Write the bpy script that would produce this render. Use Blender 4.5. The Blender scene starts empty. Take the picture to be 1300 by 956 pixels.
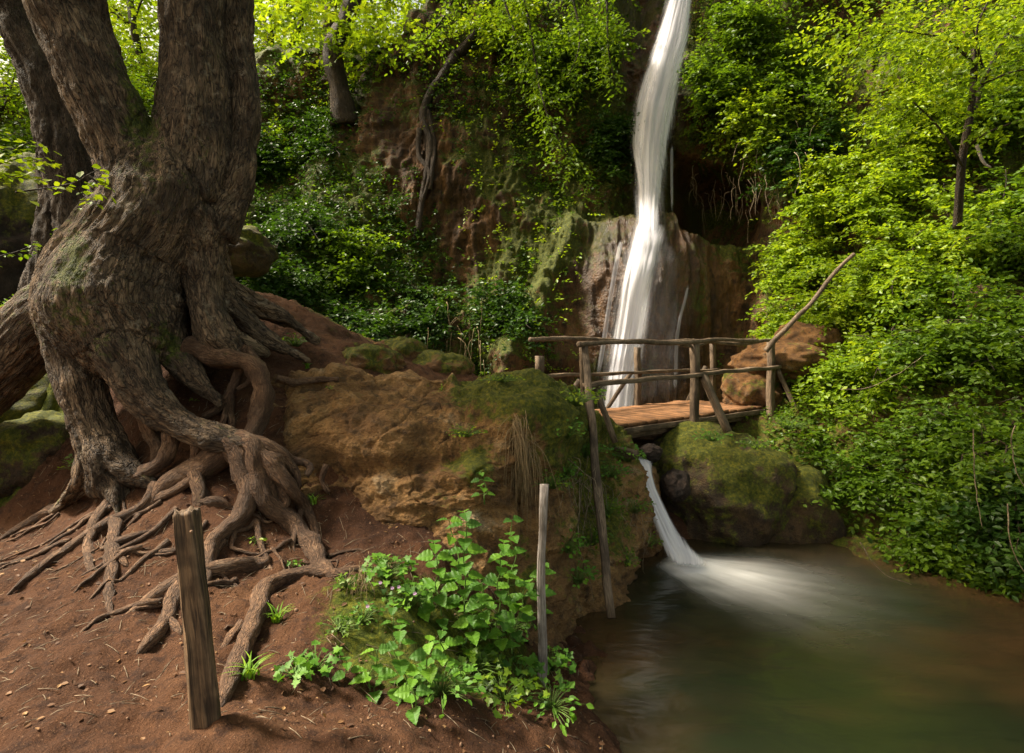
import bpy, math, random
import numpy as np
from mathutils import Vector

rng = np.random.default_rng(7)
random.seed(7)
R = math.radians
F = 722.2            # focal length in photo pixels (20 mm on a 36 mm sensor, 1300 px wide)
HY = 433.0
SUN = (50, -84, 4.9, 11); SKY = .13; EXPO = 1.48
CZ = 1.5             # eye height over the path
POOL_Z = CZ - 2.33
UP_Z = CZ - 1.32

def P(px, py, Y):
    return np.array([(px-650.0)/F*Y, Y, CZ-(py-HY)/F*Y])
def PA(px, py, Y):
    px, py, Y = np.broadcast_arrays(np.asarray(px, float), np.asarray(py, float), np.asarray(Y, float))
    return np.stack([(px-650.0)/F*Y, Y, CZ-(py-HY)/F*Y], -1)

# ------------------------------------------------------------------ noise
_perm = np.random.default_rng(3).permutation(256)
_perm = np.concatenate([_perm, _perm, _perm])
_gr = np.random.default_rng(4).normal(size=(256, 3)); _gr /= np.linalg.norm(_gr, axis=1)[:, None]
def perlin(p):
    p = np.asarray(p, float); sh = p.shape[:-1]; p = p.reshape(-1, 3)
    i = np.floor(p).astype(int); f = p-i; i &= 255
    u = f*f*f*(f*(f*6-15)+10)
    out = np.zeros(len(p))
    for dx in (0, 1):
        for dy in (0, 1):
            for dz in (0, 1):
                h = _perm[_perm[_perm[i[:, 0]+dx]+i[:, 1]+dy]+i[:, 2]+dz]
                g = _gr[h]
                d = (g*(f-np.array([dx, dy, dz]))).sum(1)
                w = (u[:, 0] if dx else 1-u[:, 0])*(u[:, 1] if dy else 1-u[:, 1])*(u[:, 2] if dz else 1-u[:, 2])
                out += w*d
    return (out*1.6).reshape(sh)
def fbm(p, octv=4, gain=.5):
    s = 0; a = 1; p = np.asarray(p, float)
    for k in range(octv):
        s = s+a*perlin(p+k*17.3); p = p*2.03; a *= gain
    return s
def ridged(p, octv=3, gain=.5):
    s = 0; a = 1; p = np.asarray(p, float)
    for k in range(octv):
        s = s+a*(1-2*np.abs(perlin(p+k*11.7))); p = p*2.07; a *= gain
    return s
def sstep(a, b, x):
    t = np.clip((np.asarray(x, float)-a)/(b-a), 0, 1); return t*t*(3-2*t)

class TPS:
    def __init__(s, xy, v, smooth=0.0):
        xy = np.asarray(xy, float); v = np.asarray(v, float); n = len(xy)
        s.c = xy.mean(0); s.s = xy.std(0).max(); s.xy = (xy-s.c)/s.s
        K = s.k(s.xy, s.xy)+np.eye(n)*smooth
        Pm = np.c_[np.ones(n), s.xy]
        A = np.block([[K, Pm], [Pm.T, np.zeros((3, 3))]])
        s.w = np.linalg.solve(A, np.r_[v, np.zeros(3)])
    def k(s, a, b):
        r2 = ((a[:, None]-b[None])**2).sum(-1)
        return .5*r2*np.log(r2+1e-9)
    def __call__(s, q):
        q = np.asarray(q, float); sh = q.shape[:-1]; q = (q.reshape(-1, 2)-s.c)/s.s
        o = np.empty(len(q))
        for a in range(0, len(q), 20000):
            b = q[a:a+20000]
            o[a:a+20000] = s.k(b, s.xy)@s.w[:-3]+s.w[-3]+b@s.w[-2:]
        return o.reshape(sh)

# ------------------------------------------------------------------ objects
C = bpy.context.scene.collection
def link(o, parent=None):
    C.objects.link(o)
    if parent is not None: o.parent = parent
    return o
def tag(o, label=None, cat=None, group=None, kind=None):
    if label: o['label'] = label
    if cat: o['category'] = cat
    if group: o['group'] = group
    if kind: o['kind'] = kind
    return o
def thing(name, loc, label, cat, group=None):
    o = bpy.data.objects.new(name, None); o.empty_display_size = .1
    C.objects.link(o); o.location = [float(v) for v in loc]
    return tag(o, label, cat, group)
def mesh(name, V, faces, mat, parent=None, attrs=None, smooth=True):
    """faces: list of int arrays (n,k). Vertices in world space; re-based to the parent's location."""
    V = np.asarray(V, float)
    if parent is not None:
        off = np.zeros(3); q = parent
        while q is not None: off = off+np.array(q.location); q = q.parent
        V = V-off
    me = bpy.data.meshes.new(name)
    faces = [np.asarray(f, int) for f in faces if len(f)]
    nl = sum(f.size for f in faces); nf = sum(len(f) for f in faces)
    me.vertices.add(len(V)); me.vertices.foreach_set('co', V.astype(np.float32).ravel())
    me.loops.add(nl); me.polygons.add(nf)
    me.loops.foreach_set('vertex_index', np.concatenate([f.ravel() for f in faces]).astype(np.int32))
    tot = np.concatenate([np.full(len(f), f.shape[1]) for f in faces])
    st = np.r_[0, np.cumsum(tot)[:-1]]
    me.polygons.foreach_set('loop_start', st.astype(np.int32))
    me.polygons.foreach_set('use_smooth', np.full(nf, smooth))
    for k, a in (attrs or {}).items():
        a = np.asarray(a, np.float32)
        if a.ndim == 1:
            at = me.attributes.new(k, 'FLOAT', 'POINT'); at.data.foreach_set('value', a)
        else:
            at = me.attributes.new(k, 'FLOAT_VECTOR', 'POINT'); at.data.foreach_set('vector', a.ravel())
    me.update(calc_edges=True); me.validate()
    me.materials.append(mat)
    return link(bpy.data.objects.new(name, me), parent)
def grid_faces(nu, nv, wrap=False):
    i = np.arange(nu*nv).reshape(nu, nv)
    if wrap:
        j = np.roll(i, -1, 1)
        return np.stack([i[:-1], j[:-1], j[1:], i[1:]], -1).reshape(-1, 4)
    return np.stack([i[:-1, :-1], i[:-1, 1:], i[1:, 1:], i[1:, :-1]], -1).reshape(-1, 4)
def grid_normals(G):
    du = np.gradient(G, axis=0); dv = np.gradient(G, axis=1)
    n = np.cross(du, dv); return n/(np.linalg.norm(n, axis=-1, keepdims=True)+1e-12)

def resample(pts, rad, step):
    pts = np.asarray(pts, float); rad = np.asarray(rad, float)
    n = len(pts)
    if n > 2:   # catmull-rom
        q = np.vstack([2*pts[0]-pts[1], pts, 2*pts[-1]-pts[-2]]); r = np.r_[rad[0], rad, rad[-1]]
        op = []; orr = []
        for k in range(n-1):
            L = np.linalg.norm(pts[k+1]-pts[k]); m = max(2, int(L/step))
            t = np.linspace(0, 1, m, endpoint=False)[:, None]
            p0, p1, p2, p3 = q[k], q[k+1], q[k+2], q[k+3]
            op.append(.5*((2*p1)+(-p0+p2)*t+(2*p0-5*p1+4*p2-p3)*t**2+(-p0+3*p1-3*p2+p3)*t**3))
            orr.append(r[k+1]+(r[k+2]-r[k+1])*t[:, 0])
        return np.vstack(op+[pts[-1:]]), np.concatenate(orr+[rad[-1:]])
    m = max(2, int(np.linalg.norm(pts[1]-pts[0])/step)+1); t = np.linspace(0, 1, m)
    return pts[0]+(pts[1]-pts[0])*t[:, None], rad[0]+(rad[1]-rad[0])*t
def frames(p):
    T = np.gradient(p, axis=0); T /= np.linalg.norm(T, axis=1)[:, None]+1e-12
    N = np.zeros_like(T); a = np.array([0, 0, 1.]) if abs(T[0, 2]) < .9 else np.array([1., 0, 0])
    n = a-T[0]*(a@T[0]); n /= np.linalg.norm(n)
    for k in range(len(T)):
        n = n-T[k]*(n@T[k]); n /= np.linalg.norm(n)+1e-12; N[k] = n
    return T, N, np.cross(T, N)
def tube(pts, rad, sides=8, step=.05, squash=1.0, wob=0, seed=0):
    p, r = resample(pts, rad, step); T, N, B = frames(p)
    th = np.linspace(0, 2*np.pi, sides, endpoint=False)
    rr = r[:, None]*np.ones(sides)
    s = np.r_[0, np.cumsum(np.linalg.norm(np.diff(p, axis=0), axis=1))]
    if wob:
        q = np.stack([np.cos(th)[None]*np.ones(len(p))[:, None]*1.1, np.sin(th)[None]*np.ones(len(p))[:, None]*1.1, (s/(r.mean()*3+1e-6))[:, None]*np.ones(sides)], -1)+seed*7.1
        rr = rr*(1+wob*fbm(q, 3))
    off = N[:, None]*(np.cos(th)*rr)[..., None]+B[:, None]*(np.sin(th)*rr*squash)[..., None]
    V = p[:, None]+off
    flow = np.stack([np.cos(th)*rr, np.sin(th)*rr, np.broadcast_to((s*.22)[:, None], rr.shape)], -1)+seed*3.7
    m = len(p); f = grid_faces(m, sides, True)
    V = np.vstack([V.reshape(-1, 3), p[:1], p[-1:]]); flow = np.vstack([flow.reshape(-1, 3), flow[0, :1], flow[-1, :1]])
    i = np.arange(sides); j = (i+1) % sides
    c0 = np.stack([j, i, np.full(sides, m*sides)], 1); c1 = np.stack([(m-1)*sides+i, (m-1)*sides+j, np.full(sides, m*sides+1)], 1)
    return V, f, np.vstack([c0, c1]), flow
class Acc:
    def __init__(s): s.V = []; s.q = []; s.t = []; s.fl = []; s.n = 0
    def add(s, V, q, t=None, fl=None):
        s.V.append(V); s.q.append(np.asarray(q)+s.n)
        if t is not None and len(t): s.t.append(np.asarray(t)+s.n)
        s.fl.append(fl if fl is not None else np.zeros_like(V)); s.n += len(V); return s
    def tube(s, *a, **k): return s.add(*tube(*a, **k))
    def build(s, name, mat, parent=None, smooth=True):
        fs = [np.vstack(s.q)]
        if s.t: fs.append(np.vstack(s.t))
        return mesh(name, np.vstack(s.V), fs, mat, parent, {'flow': np.vstack(s.fl)}, smooth)

# board / box along a segment
def board(acc, a, b, w, h, up=(0, 0, 1), bev=.006, seed=0, jit=.004):
    a = np.asarray(a, float); b = np.asarray(b, float); T = b-a; L = np.linalg.norm(T); T /= L
    up = np.asarray(up, float); S = np.cross(T, up); S /= np.linalg.norm(S); U = np.cross(S, T)
    m = max(3, int(L/.12)); t = np.linspace(0, L, m)
    bw = min(bev, w*.3, h*.3)
    pr = [(-w/2+bw, -h/2), (w/2-bw, -h/2), (w/2, -h/2+bw), (w/2, h/2-bw), (w/2-bw, h/2), (-w/2+bw, h/2), (-w/2, h/2-bw), (-w/2, -h/2+bw)]
    pr = np.array(pr)
    V = a+T*t[:, None, None]+S*pr[None, :, :1]+U*pr[None, :, 1:]
    V = V+jit*np.stack([perlin(V*2.3+seed), perlin(V*2.3+5+seed), perlin(V*2.3+9+seed)], -1)*2
    fl = np.stack([np.broadcast_to(pr[:, 0], (m, 8)), np.broadcast_to(pr[:, 1], (m, 8)), np.broadcast_to((t*.08)[:, None], (m, 8))], -1)+seed*1.37
    V = V.reshape(-1, 3); n = len(V); f = grid_faces(m, 8, True)
    i = np.arange(8); j = (i+1) % 8
    V = np.vstack([V, V[:8].mean(0), V[-8:].mean(0)]); fl = fl.reshape(-1, 3); fl = np.vstack([fl, fl[:1], fl[-1:]])
    t3 = np.vstack([np.stack([j, i, np.full(8, n)], 1), np.stack([n-8+i, n-8+j, np.full(8, n+1)], 1)])
    return acc.add(V, f, t3, fl)

# ------------------------------------------------------------------ leaves
def leaf_tpl(kind):
    if kind == 'simple':
        v = [(0, 0, 0), (.35, .5, .10), (.70, .40, .06), (1, 0, -.1), (.70, -.40, .06), (.35, -.5, .10)]
        return np.array(v, float), [np.array([[0, 1, 2, 3], [0, 3, 4, 5]])]
    if kind == 'tiny':
        v = [(0, 0, 0), (.5, .5, .1), (1, 0, -.05), (.5, -.5, .1)]
        return np.array(v, float), [np.array([[0, 1, 2], [0, 2, 3]])]
    if kind == 'maple':
        a = [(0, 0), (.05, .28), (-.12, .52), (.28, .42), (.38, .62), (.55, .32), (.62, .16), (.8, .2), (1.0, 0)]
        pts = a+[(x, -y) for x, y in a[-2:0:-1]]
        v = np.array([(x, y, .08*abs(y)-.12*x*x) for x, y in pts]); n = len(pts)
        v = np.vstack([v, [(.35, 0, -.02)]])
        return v, [np.array([[k, (k+1) % n, n] for k in range(n)])]
    if kind == 'nettle':     # serrated ovate leaf, two halves folded along the midrib, drooping tip
        ts = np.linspace(0, 1, 25); 
        w = np.sin(np.pi*np.clip(ts, 0, 1)**.62)**.85*.42*(1-.25*ts)
        w = w*(1+.10*np.where(np.arange(25) % 2 == 0, 1, -1)*(ts > .05)*(ts < .97))
        w[0] = .02; w[-1] = 0
        mid = np.stack([ts, 0*ts, -.22*ts**2], 1)
        Lf = np.stack([ts+.0, w, .22*w-.22*ts**2+.02*np.sin(ts*28)], 1); Rt = Lf*np.array([1, -1, 1])
        v = np.vstack([mid, Lf, Rt]); n = 25
        i = np.arange(n-1)
        return v, [np.vstack([np.stack([i, i+n, i+n+1, i+1], 1), np.stack([i, i+1, i+2*n+1, i+2*n], 1)])]
TPL = {k: leaf_tpl(k) for k in ('simple', 'tiny', 'maple', 'nettle')}
def leaves(pos, d, up, size, aspect=.6, kind='simple', tint=None):
    v, fs = TPL[kind]; n = len(pos)
    d = d/(np.linalg.norm(d, axis=1)[:, None]+1e-9)
    s = np.cross(up, d); s /= np.linalg.norm(s, axis=1)[:, None]+1e-9
    u = np.cross(d, s)
    size = np.broadcast_to(size, n)
    wv = 1.0 if kind in ('maple', 'nettle') else aspect
    V = pos[:, None]+size[:, None, None]*(d[:, None]*v[None, :, :1]+s[:, None]*v[None, :, 1:2]*wv+u[:, None]*v[None, :, 2:]*wv)
    off = (np.arange(n)*len(v))[:, None, None]
    faces = [(f[None]+off).reshape(-1, f.shape[1]) for f in fs]
    if tint is None: tint = rng.random(n)
    return V.reshape(-1, 3), faces, np.repeat(tint, len(v))
def rdir(n): v = rng.normal(size=(n, 3)); return v/np.linalg.norm(v, axis=1)[:, None]
def sprays(S, D, L, n, size, aspect=.55, kind='simple', flat=.6, tintbase=None, droop=.15):
    """twigs with alternate leaves; S,D (T,3), L (T)"""
    T = len(S); D = D/(np.linalg.norm(D, axis=1)[:, None]+1e-9)
    t = (np.arange(n)+.5)/n
    side = np.cross(D, np.array([0, 0, 1.])); side /= np.linalg.norm(side, axis=1)[:, None]+1e-6
    pos = S[:, None]+D[:, None]*(L[:, None]*t)[..., None]; pos[..., 2] -= droop*(L[:, None]*t**2)
    sg = np.where(np.arange(n) % 2 == 0, 1, -1)[None, :, None]
    d = side[:, None]*sg*.9+D[:, None]*.7+.35*rng.normal(size=(T, n, 3)); d[..., 2] = d[..., 2]*.9-.22
    up = np.array([0, 0, 1.])+flat*rng.normal(size=(T, n, 3))
    pos = pos.reshape(-1, 3)+rng.normal(size=(T*n, 3))*.01
    if tintbase is None: tintbase = rng.random(T)
    tint = np.clip(np.repeat(tintbase, n)*.6+.4*rng.random(T*n), 0, 1)
    return leaves(pos, d.reshape(-1, 3), up.reshape(-1, 3), np.asarray(size)*(0.65+.6*rng.random(T*n)), aspect, kind, tint)
def build_leaves(name, parts, mat, parent=None):
    V = []; T = []; F_ = {}; n = 0
    for v, fs, t in parts:
        V.append(v); T.append(t)
        for f in fs: F_.setdefault(f.shape[1], []).append(f+n)
        n += len(v)
    return mesh(name, np.vstack(V), [np.vstack(x) for x in F_.values()], mat, parent, {'tint': np.concatenate(T)}, smooth=False)

# ------------------------------------------------------------------ materials
def new_mat(name):
    m = bpy.data.materials.new(name); m.use_nodes = True
    nt = m.node_tree; nt.nodes.clear(); return m, nt
class NB:
    def __init__(s, nt): s.nt = nt
    def n(s, t, **k):
        o = s.nt.nodes.new(t)
        for a, b in k.items():
            if a.startswith('i_'):
                o.inputs[a[2:].replace('_', ' ')].default_value = b
            else: setattr(o, a, b)
        return o
    def l(s, a, b): s.nt.links.new(a, b)
    def attr(s, name, out='Fac'):
        return s.n('ShaderNodeAttribute', attribute_name=name).outputs[out]
    def noise(s, vec, scale, detail=4, rough=.55, dist=0):
        o = s.n('ShaderNodeTexNoise'); o.inputs['Scale'].default_value = scale; o.inputs['Detail'].default_value = detail
        o.inputs['Roughness'].default_value = rough; o.inputs['Distortion'].default_value = dist
        if vec is not None: s.l(vec, o.inputs['Vector'])
        return o.outputs['Fac']
    def ramp(s, fac, stops, interp='LINEAR'):
        o = s.n('ShaderNodeValToRGB'); cr = o.color_ramp; cr.interpolation = interp
        while len(cr.elements) < len(stops): cr.elements.new(.5)
        for e, (p, c) in zip(cr.elements, stops):
            e.position = p; e.color = (*c, 1) if len(c) == 3 else c
        s.l(fac, o.inputs['Fac']); return o.outputs['Color']
    def val(s, fac, a, b, c=0., d=1.):
        o = s.n('ShaderNodeMapRange', interpolation_type='SMOOTHSTEP')
        s.l(fac, o.inputs['Value'])
        for k, v in zip(('From Min', 'From Max', 'To Min', 'To Max'), (a, b, c, d)): o.inputs[k].default_value = v
        return o.outputs['Result']
    def mix(s, f, a, b, mode='MIX'):
        o = s.n('ShaderNodeMix', data_type='RGBA', blend_type=mode)
        if isinstance(f, (int, float)): o.inputs[0].default_value = f
        else: s.l(f, o.inputs[0])
        for k, v in ((6, a), (7, b)):
            if isinstance(v, tuple): o.inputs[k].default_value = (*v, 1)
            else: s.l(v, o.inputs[k])
        return o.outputs[2]
    def math(s, op, a, b=0., clamp=False):
        o = s.n('ShaderNodeMath', operation=op, use_clamp=clamp)
        for k, v in ((0, a), (1, b)):
            if isinstance(v, (int, float)): o.inputs[k].default_value = v
            else: s.l(v, o.inputs[k])
        return o.outputs[0]
    def scale(s, vec, v):
        o = s.n('ShaderNodeVectorMath', operation='MULTIPLY'); s.l(vec, o.inputs[0]); o.inputs[1].default_value = v; return o.outputs[0]
    def bump(s, h, dist, strength=1., nrm=None):
        o = s.n('ShaderNodeBump'); o.inputs['Strength'].default_value = strength; o.inputs['Distance'].default_value = dist
        s.l(h, o.inputs['Height'])
        if nrm is not None: s.l(nrm, o.inputs['Normal'])
        return o.outputs['Normal']
    def bsdf(s, col, rough=.8, nrm=None, spec=.3):
        o = s.n('ShaderNodeBsdfPrincipled')
        if isinstance(col, tuple): o.inputs['Base Color'].default_value = (*col, 1)
        else: s.l(col, o.inputs['Base Color'])
        if isinstance(rough, (int, float)): o.inputs['Roughness'].default_value = rough
        else: s.l(rough, o.inputs['Roughness'])
        o.inputs['Specular IOR Level'].default_value = spec
        if nrm is not None: s.l(nrm, o.inputs['Normal'])
        return o
    def out(s, sh):
        o = s.n('ShaderNodeOutputMaterial'); s.l(sh, o.inputs['Surface']); return o
def leaf_mat(name, dark, mid, light, trans=.45, rough=.45):
    m, nt = new_mat(name); b = NB(nt)
    t = b.attr('tint'); oc = b.n('ShaderNodeTexCoord').outputs['Object']
    cl = b.noise(oc, 1.3, 2); f = b.math('ADD', b.math('MULTIPLY', t, .7), b.math('MULTIPLY', b.math('SUBTRACT', cl, .35), .9), True)
    col = b.ramp(f, [(0, dark), (.5, mid), (1, light)])
    p = b.bsdf(col, rough, None, .35)
    tr = b.n('ShaderNodeBsdfTranslucent'); c2 = b.mix(1., col, (1.35, 1.25, .55), 'MULTIPLY'); b.l(c2, tr.inputs['Color'])
    mx = b.n('ShaderNodeMixShader'); mx.inputs[0].default_value = trans; b.l(p.outputs[0], mx.inputs[1]); b.l(tr.outputs[0], mx.inputs[2])
    b.out(mx.outputs[0]); return m
M = {}
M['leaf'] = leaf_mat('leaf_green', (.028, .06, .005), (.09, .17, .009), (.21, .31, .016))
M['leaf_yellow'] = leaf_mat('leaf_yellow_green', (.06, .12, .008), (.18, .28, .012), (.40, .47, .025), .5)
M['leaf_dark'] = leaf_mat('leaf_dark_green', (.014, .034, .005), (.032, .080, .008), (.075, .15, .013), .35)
M['leaf_nettle'] = leaf_mat('leaf_nettle', (.035, .10, .010), (.075, .19, .013), (.16, .31, .018), .35, .55)
M['leaf_dry'] = leaf_mat('leaf_dry', (.05, .024, .012), (.12, .055, .022), (.34, .20, .08), .1, .7)

def bark_mat(name, dark, light, lich, moss_amt=1.0, sc=1.0):
    m, nt = new_mat(name); b = NB(nt)
    fl = b.attr('flow', 'Vector'); oc = b.n('ShaderNodeTexCoord').outputs['Object']
    v = b.n('ShaderNodeTexVoronoi', feature='DISTANCE_TO_EDGE'); v.inputs['Scale'].default_value = 30*sc
    dn = b.n('ShaderNodeTexNoise'); dn.inputs['Scale'].default_value = 16*sc; dn.inputs['Detail'].default_value = 5; b.l(fl, dn.inputs['Vector'])
    dv = b.n('ShaderNodeVectorMath', operation='SCALE'); b.l(dn.outputs['Color'], dv.inputs[0]); dv.inputs['Scale'].default_value = .11/sc
    ad = b.n('ShaderNodeVectorMath', operation='ADD'); b.l(fl, ad.inputs[0]); b.l(dv.outputs[0], ad.inputs[1])
    b.l(ad.outputs[0], v.inputs['Vector'])
    rg = b.math('ABSOLUTE', b.math('SUBTRACT', b.noise(ad.outputs[0], 26*sc, 3, .6), .5))
    crack = b.math('ADD', b.math('MULTIPLY', b.val(v.outputs['Distance'], .0, .16), .5), b.math('MULTIPLY', b.val(rg, .0, .10), .5))
    fine = b.noise(fl, 110*sc, 6, .7); big = b.noise(oc, 3.5, 4)
    h = b.math('ADD', b.math('MULTIPLY', crack, .75), b.math('MULTIPLY', fine, .5))
    n = b.bump(h, .034/sc, 1.0)
    col = b.mix(b.math('SUBTRACT', b.math('ADD', b.math('MULTIPLY', crack, .8), b.math('MULTIPLY', fine, .7)), .35, True), dark, light)
    col = b.mix(b.math('MULTIPLY', b.val(b.noise(oc, 9, 5, .7), .56, .68), .55), col, lich)
    col = b.mix(b.math('MULTIPLY', b.val(big, .35, .6, .0, .6), 1.), col, tuple(x*.55 for x in dark))
    geo = b.n('ShaderNodeNewGeometry')
    ms = b.math('MULTIPLY', b.val(b.math('ADD', b.attr('moss'), b.math('MULTIPLY', b.math('SUBTRACT', b.noise(oc, 22, 4), .5), 1.3)), .35, .7), moss_amt)
    mc = b.ramp(b.noise(oc, 40, 3), [(.3, (.03, .045, .006)), (.7, (.12, .13, .012))])
    col = b.mix(ms, col, mc)
    b.out(b.bsdf(col, .75, n, .35).outputs[0]); return m
M['bark'] = bark_mat('bark_maple', (.024, .013, .007), (.31, .205, .12), (.46, .37, .26))
M['bark_root'] = bark_mat('bark_root', (.07, .034, .018), (.27, .15, .08), (.33, .22, .14), 1, 1.8)
M['bark_dark'] = bark_mat('bark_dark', (.03, .018, .010), (.12, .08, .048), (.16, .14, .11), 1, 1.2)

def wood_mat(name, dark, light, sc=1):
    m, nt = new_mat(name); b = NB(nt); fl = b.attr('flow', 'Vector'); oc = b.n('ShaderNodeTexCoord').outputs['Object']
    g = b.noise(fl, 120*sc, 5, .6, .6); g2 = b.noise(oc, 5, 4)
    col = b.mix(b.val(g, .3, .7), dark, light); col = b.mix(b.val(g2, .4, .68, 0, .75), col, tuple(x*.6 for x in dark))
    kn = b.noise(fl, 12*sc, 2); col = b.mix(b.val(kn, .62, .72, 0, .7), col, tuple(x*.4 for x in dark))
    b.out(b.bsdf(col, .7, b.bump(g, .008), .3).outputs[0]); return m
M['wood'] = wood_mat('wood_weathered', (.055, .036, .022), (.24, .17, .11))
M['wood_pale'] = wood_mat('wood_pale', (.16, .13, .11), (.42, .37, .34))
M['wood_post'] = wood_mat('wood_post', (.035, .022, .014), (.27, .17, .095), .8)
M['deck'] = wood_mat('wood_deck', (.11, .05, .02), (.30, .145, .06))
M['rope_twig'] = wood_mat('dry_twig', (.12, .08, .05), (.42, .33, .22))

def rock_mat(name, cols, moss=True, sc=1., strata=(1, 1, 1), wet=False, fs=1., mcol=((.022, .030, .004), (.10, .115, .008), (.30, .26, .014))):
    m, nt = new_mat(name); b = NB(nt); oc = b.n('ShaderNodeTexCoord').outputs['Object']; v = b.scale(oc, strata)
    n1 = b.noise(v, 1.6*sc, 6, .6, .5); n2 = b.noise(oc, 7*sc, 6, .65); n3 = b.noise(v, 38*sc, 6, .7)
    col = b.ramp(n1, [(.28, cols[0]), (.45, cols[1]), (.58, cols[2]), (.75, cols[3])])
    col = b.mix(b.val(n2, .50, .66, 0, .8), col, cols[0]); col = b.mix(b.val(n2, .36, .26, 0, .5), col, cols[4])
    vo = b.n('ShaderNodeTexVoronoi', feature='F1'); vo.inputs['Scale'].default_value = 30*sc; b.l(oc, vo.inputs['Vector'])
    col = b.mix(b.val(n3, .35, .6, .55, 0), col, tuple(x*.35 for x in cols[1]))
    h = b.math('ADD', b.math('ADD', n2, b.math('MULTIPLY', n3, .5)), b.math('MULTIPLY', vo.outputs['Distance'], .25))
    nr = b.bump(h, .05*fs, .9)
    if moss:
        ms = b.val(b.math('ADD', b.attr('moss'), b.math('MULTIPLY', b.math('SUBTRACT', b.noise(oc, 9, 6, .7), .5), 1.6)), .38, .72)
        mc = b.ramp(b.noise(oc, 26, 5, .7), [(.28, mcol[0]), (.5, mcol[1]), (.75, mcol[2])])
        mb = b.bump(b.noise(oc, 120, 4, .8), .02, 1., nr)
        col = b.mix(ms, col, mc); mm = b.n('ShaderNodeMix', data_type='VECTOR'); b.l(ms, mm.inputs[0]); b.l(nr, mm.inputs[4]); b.l(mb, mm.inputs[5]); nr = mm.outputs[1]
    if wet:
        w = b.attr('wet'); col = b.mix(b.math('MULTIPLY', w, .45), col, (.045, .018, .008)); rough = b.val(w, 0, 1, .8, .28)
    else: rough = .82
    b.out(b.bsdf(col, rough, nr, .35).outputs[0]); return m
M['cliff'] = rock_mat('cliff_rock', [(.018, .012, .007), (.07, .036, .014), (.17, .082, .026), (.24, .16, .09), (.05, .03, .015)], True, .8, (1.9, 1, .35), True, 1., ((.014, .020, .002), (.060, .075, .004), (.17, .155, .007)))
M['ledge'] = rock_mat('ledge_rock', [(.05, .028, .012), (.18, .092, .032), (.32, .175, .062), (.42, .33, .21), (.11, .06, .027)], True, 1.5, (.8, 1, 1.7))
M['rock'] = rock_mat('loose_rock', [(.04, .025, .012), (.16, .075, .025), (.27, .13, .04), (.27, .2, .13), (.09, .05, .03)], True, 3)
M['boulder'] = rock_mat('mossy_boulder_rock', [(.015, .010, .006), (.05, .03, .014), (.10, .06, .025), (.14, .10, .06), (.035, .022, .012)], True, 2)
M['rock_dark'] = rock_mat('wet_dark_rock', [(.012, .008, .006), (.03, .018, .012), (.05, .03, .02), (.08, .05, .035), (.02, .012, .01)], True, 4)

def ground_mat():
    m, nt = new_mat('red_earth'); b = NB(nt); oc = b.n('ShaderNodeTexCoord').outputs['Object']
    n1 = b.noise(oc, 1.1, 5, .6); n2 = b.noise(oc, 14, 6, .7); n3 = b.noise(oc, 85, 5, .75)
    col = b.ramp(n1, [(.3, (.050, .021, .010)), (.5, (.095, .040, .018)), (.7, (.15, .070, .032))])
    col = b.mix(b.val(n2, .47, .66, 0, .85), col, (.038, .017, .010)); col = b.mix(b.val(n3, .56, .68, 0, .7), col, (.28, .15, .08))
    col = b.mix(b.val(n3, .42, .32, 0, .6), col, (.04, .018, .01))
    h = b.math('ADD', n2, b.math('MULTIPLY', n3, .45)); nr = b.bump(h, .06, 1.)
    ms = b.val(b.math('ADD', b.attr('moss'), b.math('MULTIPLY', b.math('SUBTRACT', b.noise(oc, 9, 6, .7), .5), 1.4)), .42, .72)
    mc = b.ramp(b.noise(oc, 30, 5, .7), [(.28, (.02, .03, .005)), (.5, (.08, .10, .010)), (.75, (.22, .21, .018))])
    col = b.mix(ms, col, mc)
    b.out(b.bsdf(col, .9, nr, .2).outputs[0]); return m
M['ground'] = ground_mat()

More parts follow.
